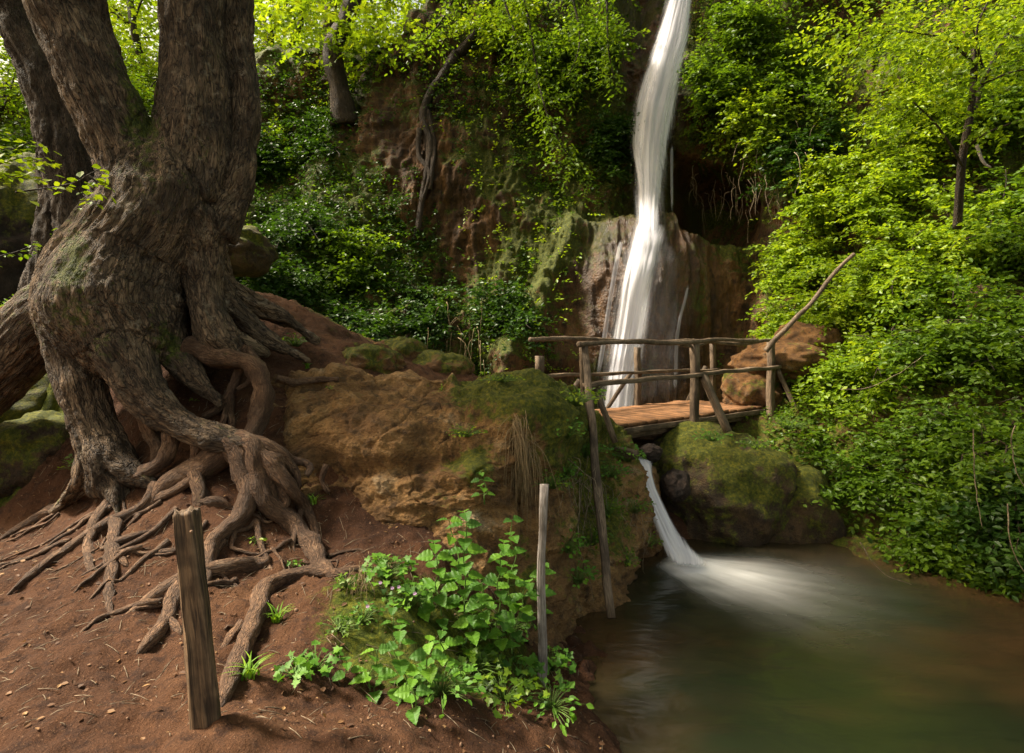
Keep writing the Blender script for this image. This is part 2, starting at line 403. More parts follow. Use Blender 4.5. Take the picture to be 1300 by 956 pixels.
def pool_mat():
    m, nt = new_mat('pool_water'); b = NB(nt); oc = b.n('ShaderNodeTexCoord').outputs['Object']
    sh = b.attr('shallow'); fm = b.attr('foam')
    n = b.noise(b.scale(oc, (.6, 1.6, 1)), .9, 3); n2 = b.noise(b.scale(oc, (.35, 1.5, 1)), 1.6, 3, .5, 1.)
    col = b.mix(b.val(b.math('ADD', sh, b.math('MULTIPLY', b.math('SUBTRACT', n, .5), 1.)), .1, .95), (.012, .016, .008), (.062, .034, .014))
    foam = b.attr('streak')
    col = b.mix(fm, col, (.82, .80, .78))
    h = b.noise(b.scale(oc, (1, 2.2, 1)), 2.2, 3, .5, .4)
    p = b.bsdf(col, b.val(fm, 0, .5, .2, .8), b.bump(h, .03, .5), .5)
    b.out(p.outputs[0]); return m
M['pool'] = pool_mat()
def fall_mat(name, opac, sc=1.):
    m, nt = new_mat(name); b = NB(nt); uv = b.attr('flow', 'Vector')
    s1 = b.noise(b.scale(uv, (1, .07, 1)), 9*sc, 5, .65); s2 = b.noise(b.scale(uv, (1, .05, 1)), 34*sc, 4, .6)
    ed = b.attr('edge')
    st = b.math('ADD', b.math('MULTIPLY', s1, .7), b.math('MULTIPLY', s2, .45))
    al = b.math('MULTIPLY', b.val(b.math('ADD', st, b.math('MULTIPLY', b.math('SUBTRACT', ed, .5), .95)), .20, .58), opac, True)
    al = b.math('MULTIPLY', al, b.val(ed, 0, .45))
    col = b.mix(b.val(st, .45, .72), (.74, .73, .80), (.95, .94, .97))
    d = b.bsdf(col, .5, b.bump(st, .02, .4), .3); tl = b.n('ShaderNodeBsdfTranslucent'); b.l(col, tl.inputs['Color'])
    mx = b.n('ShaderNodeMixShader'); mx.inputs[0].default_value = .35; b.l(d.outputs[0], mx.inputs[1]); b.l(tl.outputs[0], mx.inputs[2])
    tr = b.n('ShaderNodeBsdfTransparent'); m2 = b.n('ShaderNodeMixShader'); b.l(al, m2.inputs[0]); b.l(tr.outputs[0], m2.inputs[1]); b.l(mx.outputs[0], m2.inputs[2])
    b.out(m2.outputs[0]); return m
M['fall'] = fall_mat('falling_water', 1.0)
M['veil'] = fall_mat('thin_falling_water', .34)
M['sheen'] = fall_mat('water_film', .09)
def simple_mat(name, col, rough=.6):
    m, nt = new_mat(name); b = NB(nt); oc = b.n('ShaderNodeTexCoord').outputs['Object']
    c = b.mix(b.noise(oc, 60, 3), tuple(x*.6 for x in col), tuple(min(1, x*1.25) for x in col))
    b.out(b.bsdf(c, rough).outputs[0]); return m
M['petal'] = simple_mat('pink_petal', (.75, .5, .75))
M['stem'] = simple_mat('green_stem', (.10, .17, .03))
M['grass'] = leaf_mat('grass_blade', (.05, .11, .01), (.12, .25, .015), (.25, .38, .03), .3)
M['straw'] = simple_mat('dry_straw', (.24, .17, .09), .8)
M['pebble'] = simple_mat('pebble', (.22, .13, .08), .8)

# ================================================================== TERRAIN
def blob(X, Y, cx, cy, r): return np.exp(-((X-cx)**2+(Y-cy)**2)/r**2)
gp = [(0,866,2.5),(200,866,2.5),(400,866,2.6),(500,866,2.75),(600,866,3.05),(690,866,3.6),(0,760,3.3),(0,700,4.05),(60,660,4.5),(0,620,5.0),(0,560,5.3),(0,480,5.6),(-150,620,5.2),
      (-150,760,3.3),(150,780,3.1),(140,700,3.7),(150,640,4.15),(60,600,4.8),(250,700,3.6),(250,640,3.95),(250,575,4.35),(320,540,4.55),(230,490,4.8),(300,480,4.85),
      (400,720,3.65),(400,660,4.1),(470,700,3.75),(380,445,5.5),(420,410,6.5),(345,378,6.2),(520,452,6.3),(600,478,6.3),(450,468,5.4),(330,500,4.9),
      (560,700,3.85),(640,790,3.75),(560,790,3.35),(450,780,3.1),(500,740,3.4)]
gw = [(P(*g)[0], P(*g)[1], P(*g)[2]) for g in gp]
gw += [(-3, -1, 0), (0, -1, 0), (2, -1, -.6), (-6, 1.5, 0.), (0, 1.5, 0.02), (-3, 1.5, 0), (.9, 2.2, -.9), (1.0, 3.6, CZ-2.7), (1.6, 5, CZ-2.9), (3, 4, CZ-2.95), (3, 1, CZ-2.9), (3, -1, -1.4), (5, 2.5, CZ-2.8), (3.2, 5.8, CZ-2.75),
       (6, -1, CZ-2.6), (6.5, 3, CZ-2.3), (5.3, 5.4, CZ-2.3), (3.9, 6.5, CZ-2.25), (2.4, 6.5, CZ-2.7), (1.2, 6.0, CZ-2.4), (1.7, 7.2, CZ-1.55), (2.3, 8.6, CZ-1.6), (2, 10.5, CZ-1.6), (.5, 9.8, CZ-1.45), (3.4, 10, CZ-1.4),
       (.35, 6.6, CZ-.75), (.7, 7.3, CZ-1.02), (.2, 8.3, CZ-.98), (-.6, 7.6, CZ-.75), (-1, 9, CZ-.6), (-3, 9, CZ-.1), (-5, 9.5, CZ+.3), (-7, 7, CZ+.3), (-9, 5, CZ+.2), (-8, 9.5, CZ+.8), (3.6, 8.8, CZ-1.05), (4.4, 8.2, CZ-.95), (5.4, 7.5, CZ-.6), (7, 6.4, CZ-.4), (8.5, 4, CZ-1),
       (-2.6, 5.2, CZ-.15), (-3.6, 5.5, CZ-.3), (-2, 4.9, CZ-.42), (-.3, 5.6, CZ-.7), (.3, 5.9, CZ-.95), (-1.2, 5.4, CZ-.4), (.0, 5.1, CZ-1.6), (.4, 5.2, CZ-2.1), (.95, 5.6, CZ-2.5), (.35, 4.7, CZ-2.25), (.62, 4.5, CZ-2.4), (.2, 4.25, CZ-2.1), (.55, 4.1, CZ-2.38), (.75, 3.3, CZ-2.45), (.5, 3.3, CZ-2.2)]
gw = np.array(gw); TG = TPS(gw[:, :2], gw[:, 2], .002)
def ground_base(X, Y):
    return TG(np.stack([X, Y], -1))
xs = np.concatenate([np.linspace(-14, -5, 45, endpoint=False), np.linspace(-5, 1.6, 260, endpoint=False), np.linspace(1.6, 6, 90, endpoint=False), np.linspace(6, 14, 40)])
ys = np.concatenate([np.linspace(-3, 1.6, 40, endpoint=False), np.linspace(1.6, 7, 230, endpoint=False), np.linspace(7, 13, 90)])
GX, GY = np.meshgrid(xs, ys, indexing='ij'); GZ = ground_base(GX, GY)
p3 = np.stack([GX, GY, 0*GX], -1)
pb_ = P(266, 930, 2.12); GZ = GZ+.045*blob(GX, GY, pb_[0], pb_[1], .16)
GZ = GZ+(.06*fbm(p3*2.2, 4)+.024*fbm(p3*9, 4))*(1+1.5*sstep(-.6, .2, GX)*sstep(3, 4, GY)+2.5*sstep(-3.2, -3.8, GX)*sstep(4.6, 5.2, GY))
path = sstep(-1.2, -2.4, GX+ (4.2-GY)*0)  # rough earth
def hgt(X, Y):
    X = np.asarray(X, float); Y = np.asarray(Y, float)
    i = np.clip(np.searchsorted(xs, X)-1, 0, len(xs)-2); j = np.clip(np.searchsorted(ys, Y)-1, 0, len(ys)-2)
    a = np.clip((X-xs[i])/(xs[i+1]-xs[i]), 0, 1); b = np.clip((Y-ys[j])/(ys[j+1]-ys[j]), 0, 1)
    return (GZ[i, j]*(1-a)+GZ[i+1, j]*a)*(1-b)+(GZ[i, j+1]*(1-a)+GZ[i+1, j+1]*a)*b
def hit(px, py, lift=0.0, y0=2.2, y1=9.5):
    """first point of the sight line on the ground"""
    Y = np.linspace(y0, y1, 900); q = PA(px, py, Y); d = q[:, 2]-hgt(q[:, 0], Q1(q))-lift
    k = np.argmax(d < 0); 
    if d[k] >= 0: k = len(Y)-1
    return Y[k]
def Q1(q): return q[:, 1]
gm = 0*GX+.02
def addm(px, py, Y, r, a):
    global gm
    q = P(px, py, Y); gm = gm+a*blob(GX, GY, q[0], q[1], r)
for a in [(0,500,5.5,.9,.8),(30,560,5.2,.5,.6),(470,780,3.2,.35,.8),(520,840,2.9,.35,.6),(600,800,3.4,.4,.6),(660,850,3.6,.3,.5),(480,465,5.8,.5,.5),(430,400,7,.8,.6)]: addm(*a)
gm += .6*sstep(2.6, 3.4, GX)+.7*sstep(7.5, 9, GY)*(GX < 0)
G3 = np.stack([GX, GY, GZ], -1)
ground = mesh('ground', G3.reshape(-1, 3), [grid_faces(*GX.shape)[:, ::-1]], M['ground'], None, {'moss': gm.ravel()}); tag(ground, kind='structure')

# ---- sheets: depth fields over directions, real relief
def sheet(name, pxs, pys, ctrl, disp, mossf, mat, wetf=None, lip=None, smooth=.002):
    PX, PY = np.meshgrid(pxs, pys, indexing='ij') if pys.ndim == 1 else (pxs[:, None]*np.ones(pys.shape), pys)
    c = np.array(ctrl, float); t = TPS(c[:, :2], c[:, 2], smooth)
    Y = t(np.stack([PX, PY], -1))
    G = PA(PX, PY, Y)
    if lip is not None: G = lip(G, PX, PY)
    n = grid_normals(G); n *= -np.sign(n[..., 1:2]+1e-9)*1.0
    n = np.where(n[..., 1:2] > 0, -n, n)
    G = disp(G, n, PX, PY)
    n2 = grid_normals(G); n2 = np.where(n2[..., 1:2] > 0, -n2, n2)
    at = {'moss': mossf(G, n2, PX, PY).ravel()}
    if wetf is not None: at['wet'] = wetf(G, PX, PY).ravel()
    o = mesh(name, G.reshape(-1, 3), [grid_faces(*PX.shape)], mat, None, at)
    return o, G, n2, PX, PY

# ---- cliff
cl = [(-400,0,16),(-400,500,10),(0,50,17),(0,250,13),(0,400,9.5),(0,480,8),(150,80,18),(150,250,14),(150,400,10),(330,95,14.5),(330,250,13.2),(300,345,10.6),(330,430,10.4),(400,440,9.6),(300,300,10.6),(400,300,12.2),
      (430,90,14.2),(430,250,12.6),(450,380,11),(480,450,10),(520,60,13.2),(520,250,12.2),(530,400,11.2),(560,480,10.2),(600,20,13.2),(600,200,12.4),(600,350,11.8),(600,500,10.6),
      (680,0,13),(680,200,12.4),(680,330,11.4),(660,480,10.4),(740,60,12.6),(750,240,12.2),(740,330,11.4),(720,500,10.8),(790,60,12.4),(785,270,12.2),
      (820,0,12.9),(822,150,12.9),(820,275,12.6),(812,300,11.6),(800,400,11.1),(790,520,10.9),(870,315,11.8),(880,400,11.3),(880,520,11.0),(830,560,10.9),
      (900,150,12.1),(900,50,12.2),(980,200,11.4),(980,50,12),(960,350,11.6),(960,480,10.8),(930,560,10.2),(1010,560,8.4),(1040,640,7.3),(1060,0,12),(1060,200,10.8),(1040,420,9.6),(1150,0,11.4),(1150,200,10.2),(1150,420,8.4),
      (1300,0,11),(1300,250,8.9),(1300,450,7.2),(1090,560,7.9),(1080,690,6.55),(1200,600,6.9),(1200,715,6.0),(1300,600,6.1),(1300,745,5.35),(1500,300,8.5),(1500,745,5),(1500,0,10),(1800,745,4.2),(1800,0,9),(400,-200,15),(1000,-250,12.5),(700,-250,13)]
pxs = np.concatenate([np.linspace(-500, 200, 110, endpoint=False), np.linspace(200, 1320, 520, endpoint=False), np.linspace(1320, 1900, 80)])
ybot = np.interp(pxs, [-500, 100, 560, 640, 950, 1030, 1100, 1300, 1900], [500, 500, 520, 600, 620, 700, 775, 800, 900])
ytop = np.interp(pxs, [-500, 60, 300, 330, 420, 500, 545, 620, 700, 1200, 1900], [120, 115, 90, 70, 62, 55, 0, -130, -210, -300, -330])
NB_ = 300; NL = 36
tt = np.r_[np.linspace(0, 1, NB_), np.ones(NL)]
PYs = ybot[:, None]+(ytop-ybot)[:, None]*tt[None]
def lipf(G, PX, PY):
    k = np.arange(1, NL+1)
    last = G[:, NB_-1]
    d = 0.02*k**1.9+.10*k
    for i, dd in enumerate(d):
        G[:, NB_+i] = last*np.array([1, 1, 1])
        G[:, NB_+i, 1] = last[:, 1]+dd
        G[:, NB_+i, 0] = last[:, 0]*(1+dd/last[:, 1])
        G[:, NB_+i, 2] = last[:, 2]+.10*dd+.25*(1-np.exp(-dd))
    return G
def cdisp(G, n, PX, PY):
    q = G*np.array([1, 1, .7])
    big = fbm(q*.55, 3)*.42
    med = .06-ridged(G*np.array([1.9, 1.5, .42])+fbm(G*.9, 3)[..., None]*.7, 4)*.13+.07*fbm(G*np.array([1.2, 1, 3.2]), 3)
    fin = fbm(G*np.array([7., 4., 1.5])+fbm(G*2, 2)[..., None]*.4, 4)*.06+.035*fbm(G*np.array([3., 3., 14.]), 3)
    flut = ridged(np.stack([G[..., 0]*5+fbm(G*1.5, 2)*.6, G[..., 2]*.55, G[..., 1]*.5], -1), 3)*.05
    apron = sstep(285, 300, PY)*sstep(700, 760, PX)*sstep(940, 890, PX)
    D = (big+med*.7)*(1-.75*apron)+fin*(1-.4*apron)+flut*(.5+.7*apron)
    # slot behind the fall, cave at its right, overhang lip and dome edge
    cave = sstep(845, 872, PX)*sstep(968, 930, PX)*sstep(192, 235, PY-.28*(PX-870))*sstep(318, 292, PY)
    slot = sstep(784, 800, PX)*sstep(862, 846, PX)*sstep(275, 240, PY)*sstep(-60, 60, PY)
    under = sstep(262, 300, PX)*sstep(345, 318, PX)*sstep(325, 352, PY)*sstep(420, 395, PY)
    D = D-1.7*cave-.15*slot-1.3*under
    dome = np.exp(-((PX-815)/78)**4)*sstep(270, 300, PY); D = D+.45*dome
    ribs = .45*np.exp(-((PX-(742-.42*(PY-250)))/24)**2)*sstep(230, 300, PY)*sstep(560, 440, PY)   # moss rib
    ribs += .35*np.exp(-((PX-(770+.02*PY))/20)**2)*sstep(285, 230, PY)
    dg = (PX+.62*PY); ribs += .16*np.maximum(0, perlin(np.stack([dg/17., PY/160., 0*PX], -1)))*sstep(500, 560, PX)*sstep(660, 600, PX)*sstep(180, 230, PY)*sstep(430, 380, PY)
    D = D+ribs
    return G+n*D[..., None]
def cmoss(G, n, PX, PY):
    m = .52+.5*fbm(G*.8, 3)+.5*n[..., 2]
    m = m+.35*sstep(690, 640, PX)*0
    def bl(x, y, rx, ry, a): return a*np.exp(-((PX-x)/rx)**2-((PY-y)/ry)**2)
    m += bl(390,300,110,140,.35)+bl(700,320,50,90,.45)+bl(665,400,40,60,.2)+bl(770,150,40,110,.35)+bl(930,120,70,110,.35)+bl(1150,600,150,80,.1)+bl(1010,420,60,40,.15)
    m -= bl(510,180,50,70,.55)+bl(600,300,45,60,.5)+bl(850,430,120,80,.65)+bl(720,400,28,50,.45)+bl(900,420,50,60,.4)+bl(820,330,70,40,.3)
    m += bl(880,400,14,50,.75)
    m += .4*(PY <= ytop[:, None]+1)
    return m
def cwet(G, PX, PY):
    w = np.exp(-((PX-(812-.05*(PY-300)))/(70))**4)*sstep(270, 300, PY)
    w = np.maximum(w, sstep(780, 800, PX)*sstep(880, 860, PX)*sstep(300, 280, PY)*.9)
    return w
cliff, CG, CN, CPX, CPY = sheet('cliff', pxs, PYs, cl, cdisp, cmoss, M['cliff'], cwet, lipf)
tag(cliff, kind='structure')
CGi = CG[:, :NB_]
def cliff_at(px, py):
    i = np.clip(np.searchsorted(pxs, px), 0, len(pxs)-1)
    i = np.atleast_1d(i); py = np.atleast_1d(py)
    t = np.clip((py-ybot[i])/(ytop[i]-ybot[i]), 0, 1); j = np.clip((t*(NB_-1)).astype(int), 0, NB_-1)
    return CG[i, j], CN[i, j]

# ---- rock ledge in front of the trail
lc = [(300,470,5.4),(300,560,5.1),(300,650,4.6),(330,495,4.95),(335,560,4.62),(345,640,4.3),(400,478,5.15),(400,500,4.95),(400,560,4.6),(400,650,4.2),(400,700,4.0),(500,478,5.2),(500,500,5.0),(500,560,4.5),(500,650,4.15),(500,700,4.0),(560,478,5.2),(560,510,4.95),
      (560,600,4.35),(560,680,4.1),(600,478,5.3),(640,478,5.4),(640,510,4.85),(630,580,4.42),(650,620,4.45),(620,680,4.2),(640,760,3.95),(690,478,5.6),(690,510,5.05),(690,580,4.7),(700,650,4.6),(700,760,4.25),(718,500,5.95),(730,490,6.5),(742,520,6.55),(748,560,6.25),(750,600,6.0),(757,650,5.75),(745,700,5.3),(750,790,5.0),
      (790,560,6.6),(800,620,6.1),(800,690,5.8),(795,760,5.3),(825,620,6.5),(832,690,6.35),(820,740,6.2),(600,800,3.6),(700,850,3.9)]
lpx = np.linspace(318, 834, 430)
ltop = np.interp(lpx, [318, 345, 380, 520, 600, 680, 722, 745, 800, 834], [520, 492, 479, 480, 485, 481, 497, 520, 575, 610])
lbot = np.interp(lpx, [318, 350, 540, 600, 660, 700, 760, 834], [640, 665, 690, 770, 815, 830, 800, 745])
LP = lbot[:, None]+(ltop-lbot)[:, None]*np.r_[np.linspace(0, 1, 240), np.ones(16)][None]
def llip(G, PX, PY):
    last = G[:, 239]
    for i in range(16):
        d = .04*(i+1); G[:, 240+i] = last+np.array([0, d, -.02*d-.5*max(0, d-.3)])
    return G
def ldisp(G, n, PX, PY):
    w = fbm(G*1.3, 2)[..., None]*.4
    D = fbm(G*1.5, 3)*.09+ridged(G*np.array([2., 2., 3.4])+w, 4)*.05+fbm(G*9, 4)*.024
    # strata shelves: overhanging belt, hollow below it
    s1 = 500+14*np.sin(PX/60.)+.02*PX; D = D+.10*np.exp(-((PY-s1-30)/26)**2)-.12*np.exp(-((PY-(s1+75))/12)**2)*sstep(380, 420, PX)*sstep(640, 560, PX)
    D = D+.12*np.exp(-((PX-460)/60)**2-((PY-595)/30)**2)-.16*np.exp(-((PX-355)/14)**2-((PY-520)/40)**2)-.14*np.exp(-((PX-430)/26)**2-((PY-625)/28)**2)
    D = D+.18*np.exp(-((PX-600)/38)**2-((PY-610)/45)**2)-.22*np.exp(-((PX-668)/12)**2-((PY-630)/70)**2)+.16*np.exp(-((PX-692)/30)**2-((PY-540)/36)**2)
    # crack lines
    cr = np.abs(perlin(np.stack([G[..., 0]*1.9, G[..., 2]*2.6, G[..., 1]*.8], -1)+fbm(G*4, 2)[..., None]*.18)); D = D-.02*sstep(.05, .0, cr)
    return G+n*D[..., None]
def lmoss(G, n, PX, PY):
    m = .02+.3*fbm(G*2, 3)+.25*np.clip(n[..., 2], 0, 1)
    def bl(x, y, rx, ry, a): return a*np.exp(-((PX-x)/rx)**2-((PY-y)/ry)**2)
    m += bl(660,505,95,34,.9)+bl(700,540,70,60,.4)+bl(720,560,60,60,.45)+bl(590,590,38,26,.7)+bl(780,650,45,90,.45)+bl(700,680,60,80,.3)-bl(450,570,90,60,.4)+bl(380,500,60,18,.15)+bl(640,770,60,40,.5)
    return m
ledge, LG, LN, LPX, LPY = sheet('rock_ledge', lpx, LP, lc, ldisp, lmoss, M['ledge'], None, llip)
tag(ledge, 'long rust brown rock ledge, mossy at its right end, between tree roots and footbridge', 'rock')
def ledge_at(px, py):
    i = int(np.clip(np.searchsorted(lpx, px), 0, len(lpx)-1)); t = (py-lbot[i])/(ltop[i]-lbot[i]); j = int(np.clip(t*239, 0, 239))
    return LG[i, j], LN[i, j]

# ---- loose rocks
def ico(sub=5):
    import bmesh
    bm = bmesh.new(); bmesh.ops.create_icosphere(bm, subdivisions=sub, radius=1)
    V = np.array([v.co[:] for v in bm.verts]); f = np.array([[v.index for v in x.verts] for x in bm.faces]); bm.free(); return V, f
ICO5 = ico(5); ICO6 = ico(6); ICO3 = ico(2)
def rock(name, c, s, seed, mat, label, cat='rock', rough=.28, mossb=.2, group=None, sub=5, mossz=.5):
    V0, f = (ICO6 if sub == 6 else ICO5 if sub == 5 else ICO3)
    v = V0*(1+rough*fbm(V0*.9+seed*5.1, 3)[:, None]+rough*.25*ridged(V0*2.2+seed, 3)[:, None])
    m = mossb+mossz*V0[:, 2]+.3*fbm(V0*2+seed, 2)
    o = mesh(name, v*np.array(s)+np.array(c), [f], mat, None, {'moss': m}); return tag(o, label, cat, group)
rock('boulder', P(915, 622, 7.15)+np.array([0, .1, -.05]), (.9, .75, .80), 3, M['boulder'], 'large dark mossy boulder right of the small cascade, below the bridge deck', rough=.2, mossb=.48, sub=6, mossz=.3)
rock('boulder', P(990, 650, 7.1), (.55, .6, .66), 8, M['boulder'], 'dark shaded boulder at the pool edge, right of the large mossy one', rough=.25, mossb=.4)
rock('stone', P(824, 575, 6.62), (.135, .12, .10), 4, M['rock_dark'], 'wet dark round stone on the lip where the small cascade starts', mossb=-.8, mossz=.1)
rock('stone', P(800, 588, 6.55), (.09, .12, .1), 9, M['rock_dark'], 'small wet black stone at the left side of the cascade lip', mossb=-.8, mossz=.1)
rock('stone', P(858, 616, 6.55), (.14, .22, .17), 14, M['rock_dark'], 'dark wet stone jutting into the right side of the small cascade', mossb=-.5, mossz=.1)
rock('rock', P(1000, 462, 9.0), (.75, .5, .33), 5, M['rock'], 'orange brown rock beyond the right end of the bridge, sunlit on top', mossb=.1, mossz=.25)
rock('rock', P(1030, 440, 9.2), (.5, .4, .35), 6, M['rock'], 'orange rock with moss half hidden by leaves right of the leaning dead trunk', mossb=.15, mossz=.25)
rock('rock', P(955, 500, 8.9), (.45, .3, .4), 7, M['rock'], 'brown mossy rock behind the right bridge post', mossb=.3, mossz=.3)
rock('rock', P(1120, 705, 6.35), (.36, .22, .13), 11, M['rock'], 'flat moss covered rock on the right bank of the pool', mossb=.55)
rock('rock', P(1175, 715, 6.15), (.25, .2, .12), 12, M['rock'], 'small mossy rock at the waterline right of the flat mossy one', mossb=.5)
rock('rock', P(1085, 700, 6.5), (.2, .15, .09), 13, M['rock'], 'low rust brown rock at the left end of the right pool bank', mossb=.1)
rock('rock', P(470, 466, 5.75), (.34, .28, .2), 15, M['rock'], 'rounded moss topped rock on the trail crest behind the ledge', mossb=.35, mossz=.5)
rock('rock', P(508, 452, 6.3), (.26, .2, .19), 16, M['rock'], 'small moss topped rock behind the rounded one on the trail', mossb=.4)
rock('rock', P(560, 470, 6.2), (.3, .25, .2), 17, M['rock'], 'dark low mossy rock right of the trail rocks, near the hanging cliff plants', mossb=.4)
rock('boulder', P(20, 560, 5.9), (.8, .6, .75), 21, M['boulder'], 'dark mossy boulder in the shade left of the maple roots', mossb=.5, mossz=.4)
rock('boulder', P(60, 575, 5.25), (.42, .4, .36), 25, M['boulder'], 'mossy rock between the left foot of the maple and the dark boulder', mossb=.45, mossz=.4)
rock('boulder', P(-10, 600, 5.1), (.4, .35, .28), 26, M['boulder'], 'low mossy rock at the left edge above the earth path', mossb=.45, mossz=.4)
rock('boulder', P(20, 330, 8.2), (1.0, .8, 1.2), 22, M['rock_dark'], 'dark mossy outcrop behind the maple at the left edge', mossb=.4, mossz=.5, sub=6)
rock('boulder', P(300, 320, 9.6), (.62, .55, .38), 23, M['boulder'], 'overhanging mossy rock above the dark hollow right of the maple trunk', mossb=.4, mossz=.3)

# ---- water
wx = np.linspace(-.6, 9, 260); wy = np.linspace(.5, 7.4, 230); WX, WY = np.meshgrid(wx, wy, indexing='ij')
depth = POOL_Z-hgt(WX, WY)
r0 = P(862, 716, 5.97)
dx = WX-r0[0]; dy = WY-r0[1]
ca = math.atan2(-.95, 1.25); u = dx*math.cos(ca)+dy*math.sin(ca); w = -dx*math.sin(ca)+dy*math.cos(ca)
wv = w+.10*fbm(np.stack([u*1.5, w*3, 0*u], -1), 2)
fan = sstep(-.2, .05, u)*np.exp(-(wv/(.24+.46*np.clip(u, 0, 3)))**2*1.5)*np.exp(-(np.clip(u-.1, 0, 9)/.7)**1.5)
strk = .78+.3*fbm(np.stack([np.arctan2(w, u+.5)*9, u*.8, 0*u], -1), 4)
foam = np.clip(fan*strk*2.1, 0, 1)
shal = sstep(.9, .05, depth)*.6+.75*sstep(3.3, 5.2, WX-.25*(WY-5))+.35*blob(WX, WY, 3.2, 4.0, .7)
pool = mesh('pool_water', np.stack([WX, WY, POOL_Z+.02*foam+.006*fbm(np.stack([WX*1.2, WY*3, 0*WX], -1), 2)], -1).reshape(-1, 3), [grid_faces(*WX.shape)[:, ::-1]], M['pool'], None, {'foam': foam.ravel(), 'shallow': shal.ravel()}); tag(pool, kind='structure')
uu = np.linspace(0, 1, 80); uy = np.linspace(6.5, 11.4, 80); UU, UY = np.meshgrid(uu, uy, indexing='ij'); x1_ = np.interp(UY, [6.5, 7.3, 7.9, 11.4], [1.62, 1.9, 3.3, 3.4]); x0_ = np.interp(UY, [6.5, 7.2, 11.4], [1.1, -.3, -.4]); UX = x0_+(x1_-x0_)*UU
us = 0*UX+.75; uf = .55*blob(UX, UY, 1.95, 10.6, .6)
up = mesh('upper_stream', np.stack([UX, UY, UP_Z+0*UX], -1).reshape(-1, 3), [grid_faces(*UX.shape)[:, ::-1]], M['pool'], None, {'foam': uf.ravel(), 'shallow': us.ravel()}); tag(up, kind='structure')

def curtain(name, prof, Y0, bulge, mat, label, seed=0, nv=160, nu=36, parent=None, snap=True, off_=.05, fade=(8, 8), soft=2.0):
    """prof rows: (py, px_left, px_right, Y).  A closed, lens-shaped body of falling water."""
    pr = np.array(prof, float); v = np.linspace(pr[0, 0], pr[-1, 0], nv)
    L = np.interp(v, pr[:, 0], pr[:, 1]); Rr = np.interp(v, pr[:, 0], pr[:, 2]); Y = np.interp(v, pr[:, 0], pr[:, 3])
    ker = np.ones(9)/9
    def sm(a): return np.convolve(np.pad(a, 4, 'edge'), ker, 'valid')
    if snap:
        for i_ in range(nv):
            xs_ = np.linspace(L[i_], Rr[i_], 7); Y[i_] = min(Y[i_], cliff_at(xs_, np.full(7, v[i_]))[0][:, 1].min()-off_)
        Y = np.minimum.reduce([np.roll(np.pad(Y, 12, 'edge'), k)[12:-12] for k in range(-10, 11)]); Y = np.minimum.accumulate(Y)
    L, Rr, Y = sm(L), sm(Rr), sm(sm(Y))
    u = np.linspace(0, 1, nu); s = 2*u-1
    PX = L[:, None]+(Rr-L)[:, None]*u; W = (Rr-L)*Y/F
    shape = np.sqrt(np.clip(1-s**2, 0, 1))
    front = PA(PX, v[:, None]*np.ones(nu), (Y[:, None]-bulge*W[:, None]*shape))
    fl = np.stack([u[None]*W[:, None]*1.0+0*PX, (v[:, None]-v[0])/F*Y[:, None]+0*PX, 0*PX+seed], -1)
    # ridges running with the fall
    rg = .05*W[:, None]*fbm(np.stack([u[None]*9+0*PX, fl[..., 1]*.35, 0*PX+seed], -1), 3)*shape
    front[..., 1] += rg
    back = PA(PX, v[:, None]*np.ones(nu), Y[:, None]+.25*bulge*W[:, None]*shape)
    ed = np.minimum(1, (1-np.abs(s))*soft)[None]*(sstep(v[0]-1e-3, v[0]+fade[0], v)*sstep(v[-1]+1e-3, v[-1]-fade[1], v))[:, None]
    V = np.concatenate([front, back[:, ::-1]], 1); fl = np.concatenate([fl, fl[:, ::-1]], 1); ed = np.concatenate([ed, ed*0], 1)
    return mesh(name, V.reshape(-1, 3), [grid_faces(nv, 2*nu, True)], mat, parent, {'flow': fl.reshape(-1, 3), 'edge': ed.ravel()})
wf = thing('waterfall', P(785, 520, 10.6), 'tall silky white waterfall dropping over the mossy cliff behind the footbridge', 'waterfall')
curtain('upper_fall', [(-120,868,905,12.6),(0,847,880,12.4),(46,832,877,12.2),(92,815,868,12.0),(138,801,862,11.9),(184,799,852,11.85),(230,806,844,11.8),(276,809,837,11.7),(315,803,842,11.5)], 0, .30, M['fall'], '', 1, parent=wf, soft=1.5)
curtain('lower_fall', [(280,808,838,11.35),(306,799,842,11.1),(330,794,836,10.95),(368,785,829,10.8),(415,778,822,10.7),(460,771,812,10.6),(540,758,806,10.45)], 0, .30, M['fall'], '', 2, parent=wf, soft=1.4)
curtain('side_veil', [(176,850,855,11.9),(240,851,855,11.85),(285,851,856,11.8)], 0, .3, M['veil'], '', 4, parent=wf, fade=(30, 60))
curtain('film', [(300,790,862,11.15),(330,770,874,11.0),(380,756,880,10.85),(440,748,880,10.75),(530,738,884,10.6)], 0, .05, M['sheen'], '', 5, parent=wf, fade=(20, 60), off_=.06, soft=1.)
curtain('side_veil', [(300,786,794,11.15),(340,778,785,11.0),(400,768,775,10.85),(500,752,760,10.7)], 0, .2, M['veil'], '', 6, parent=wf, off_=.10, fade=(20, 80))
curtain('mist_veil', [(-120,858,910,12.6),(0,838,886,12.4),(46,824,883,12.2),(92,807,876,12.0),(138,794,870,11.9),(184,791,860,11.85),(230,797,853,11.8),(276,800,848,11.7),(312,794,852,11.5)], 0, .34, M['veil'], '', 11, parent=wf, soft=.7)
curtain('mist_veil', [(280,798,850,11.35),(306,786,858,11.1),(330,782,852,10.95),(368,774,842,10.8),(415,767,834,10.7),(460,760,824,10.6),(540,746,816,10.45)], 0, .34, M['veil'], '', 12, parent=wf, soft=.7)
curtain('side_strand', [(352,873,878,11.0),(382,867,872,10.95),(402,861,866,10.9),(430,856,862,10.8),(500,854,860,10.65)], 0, .3, M['veil'], '', 7, parent=wf, off_=.10, soft=1.6, fade=(30, 20))
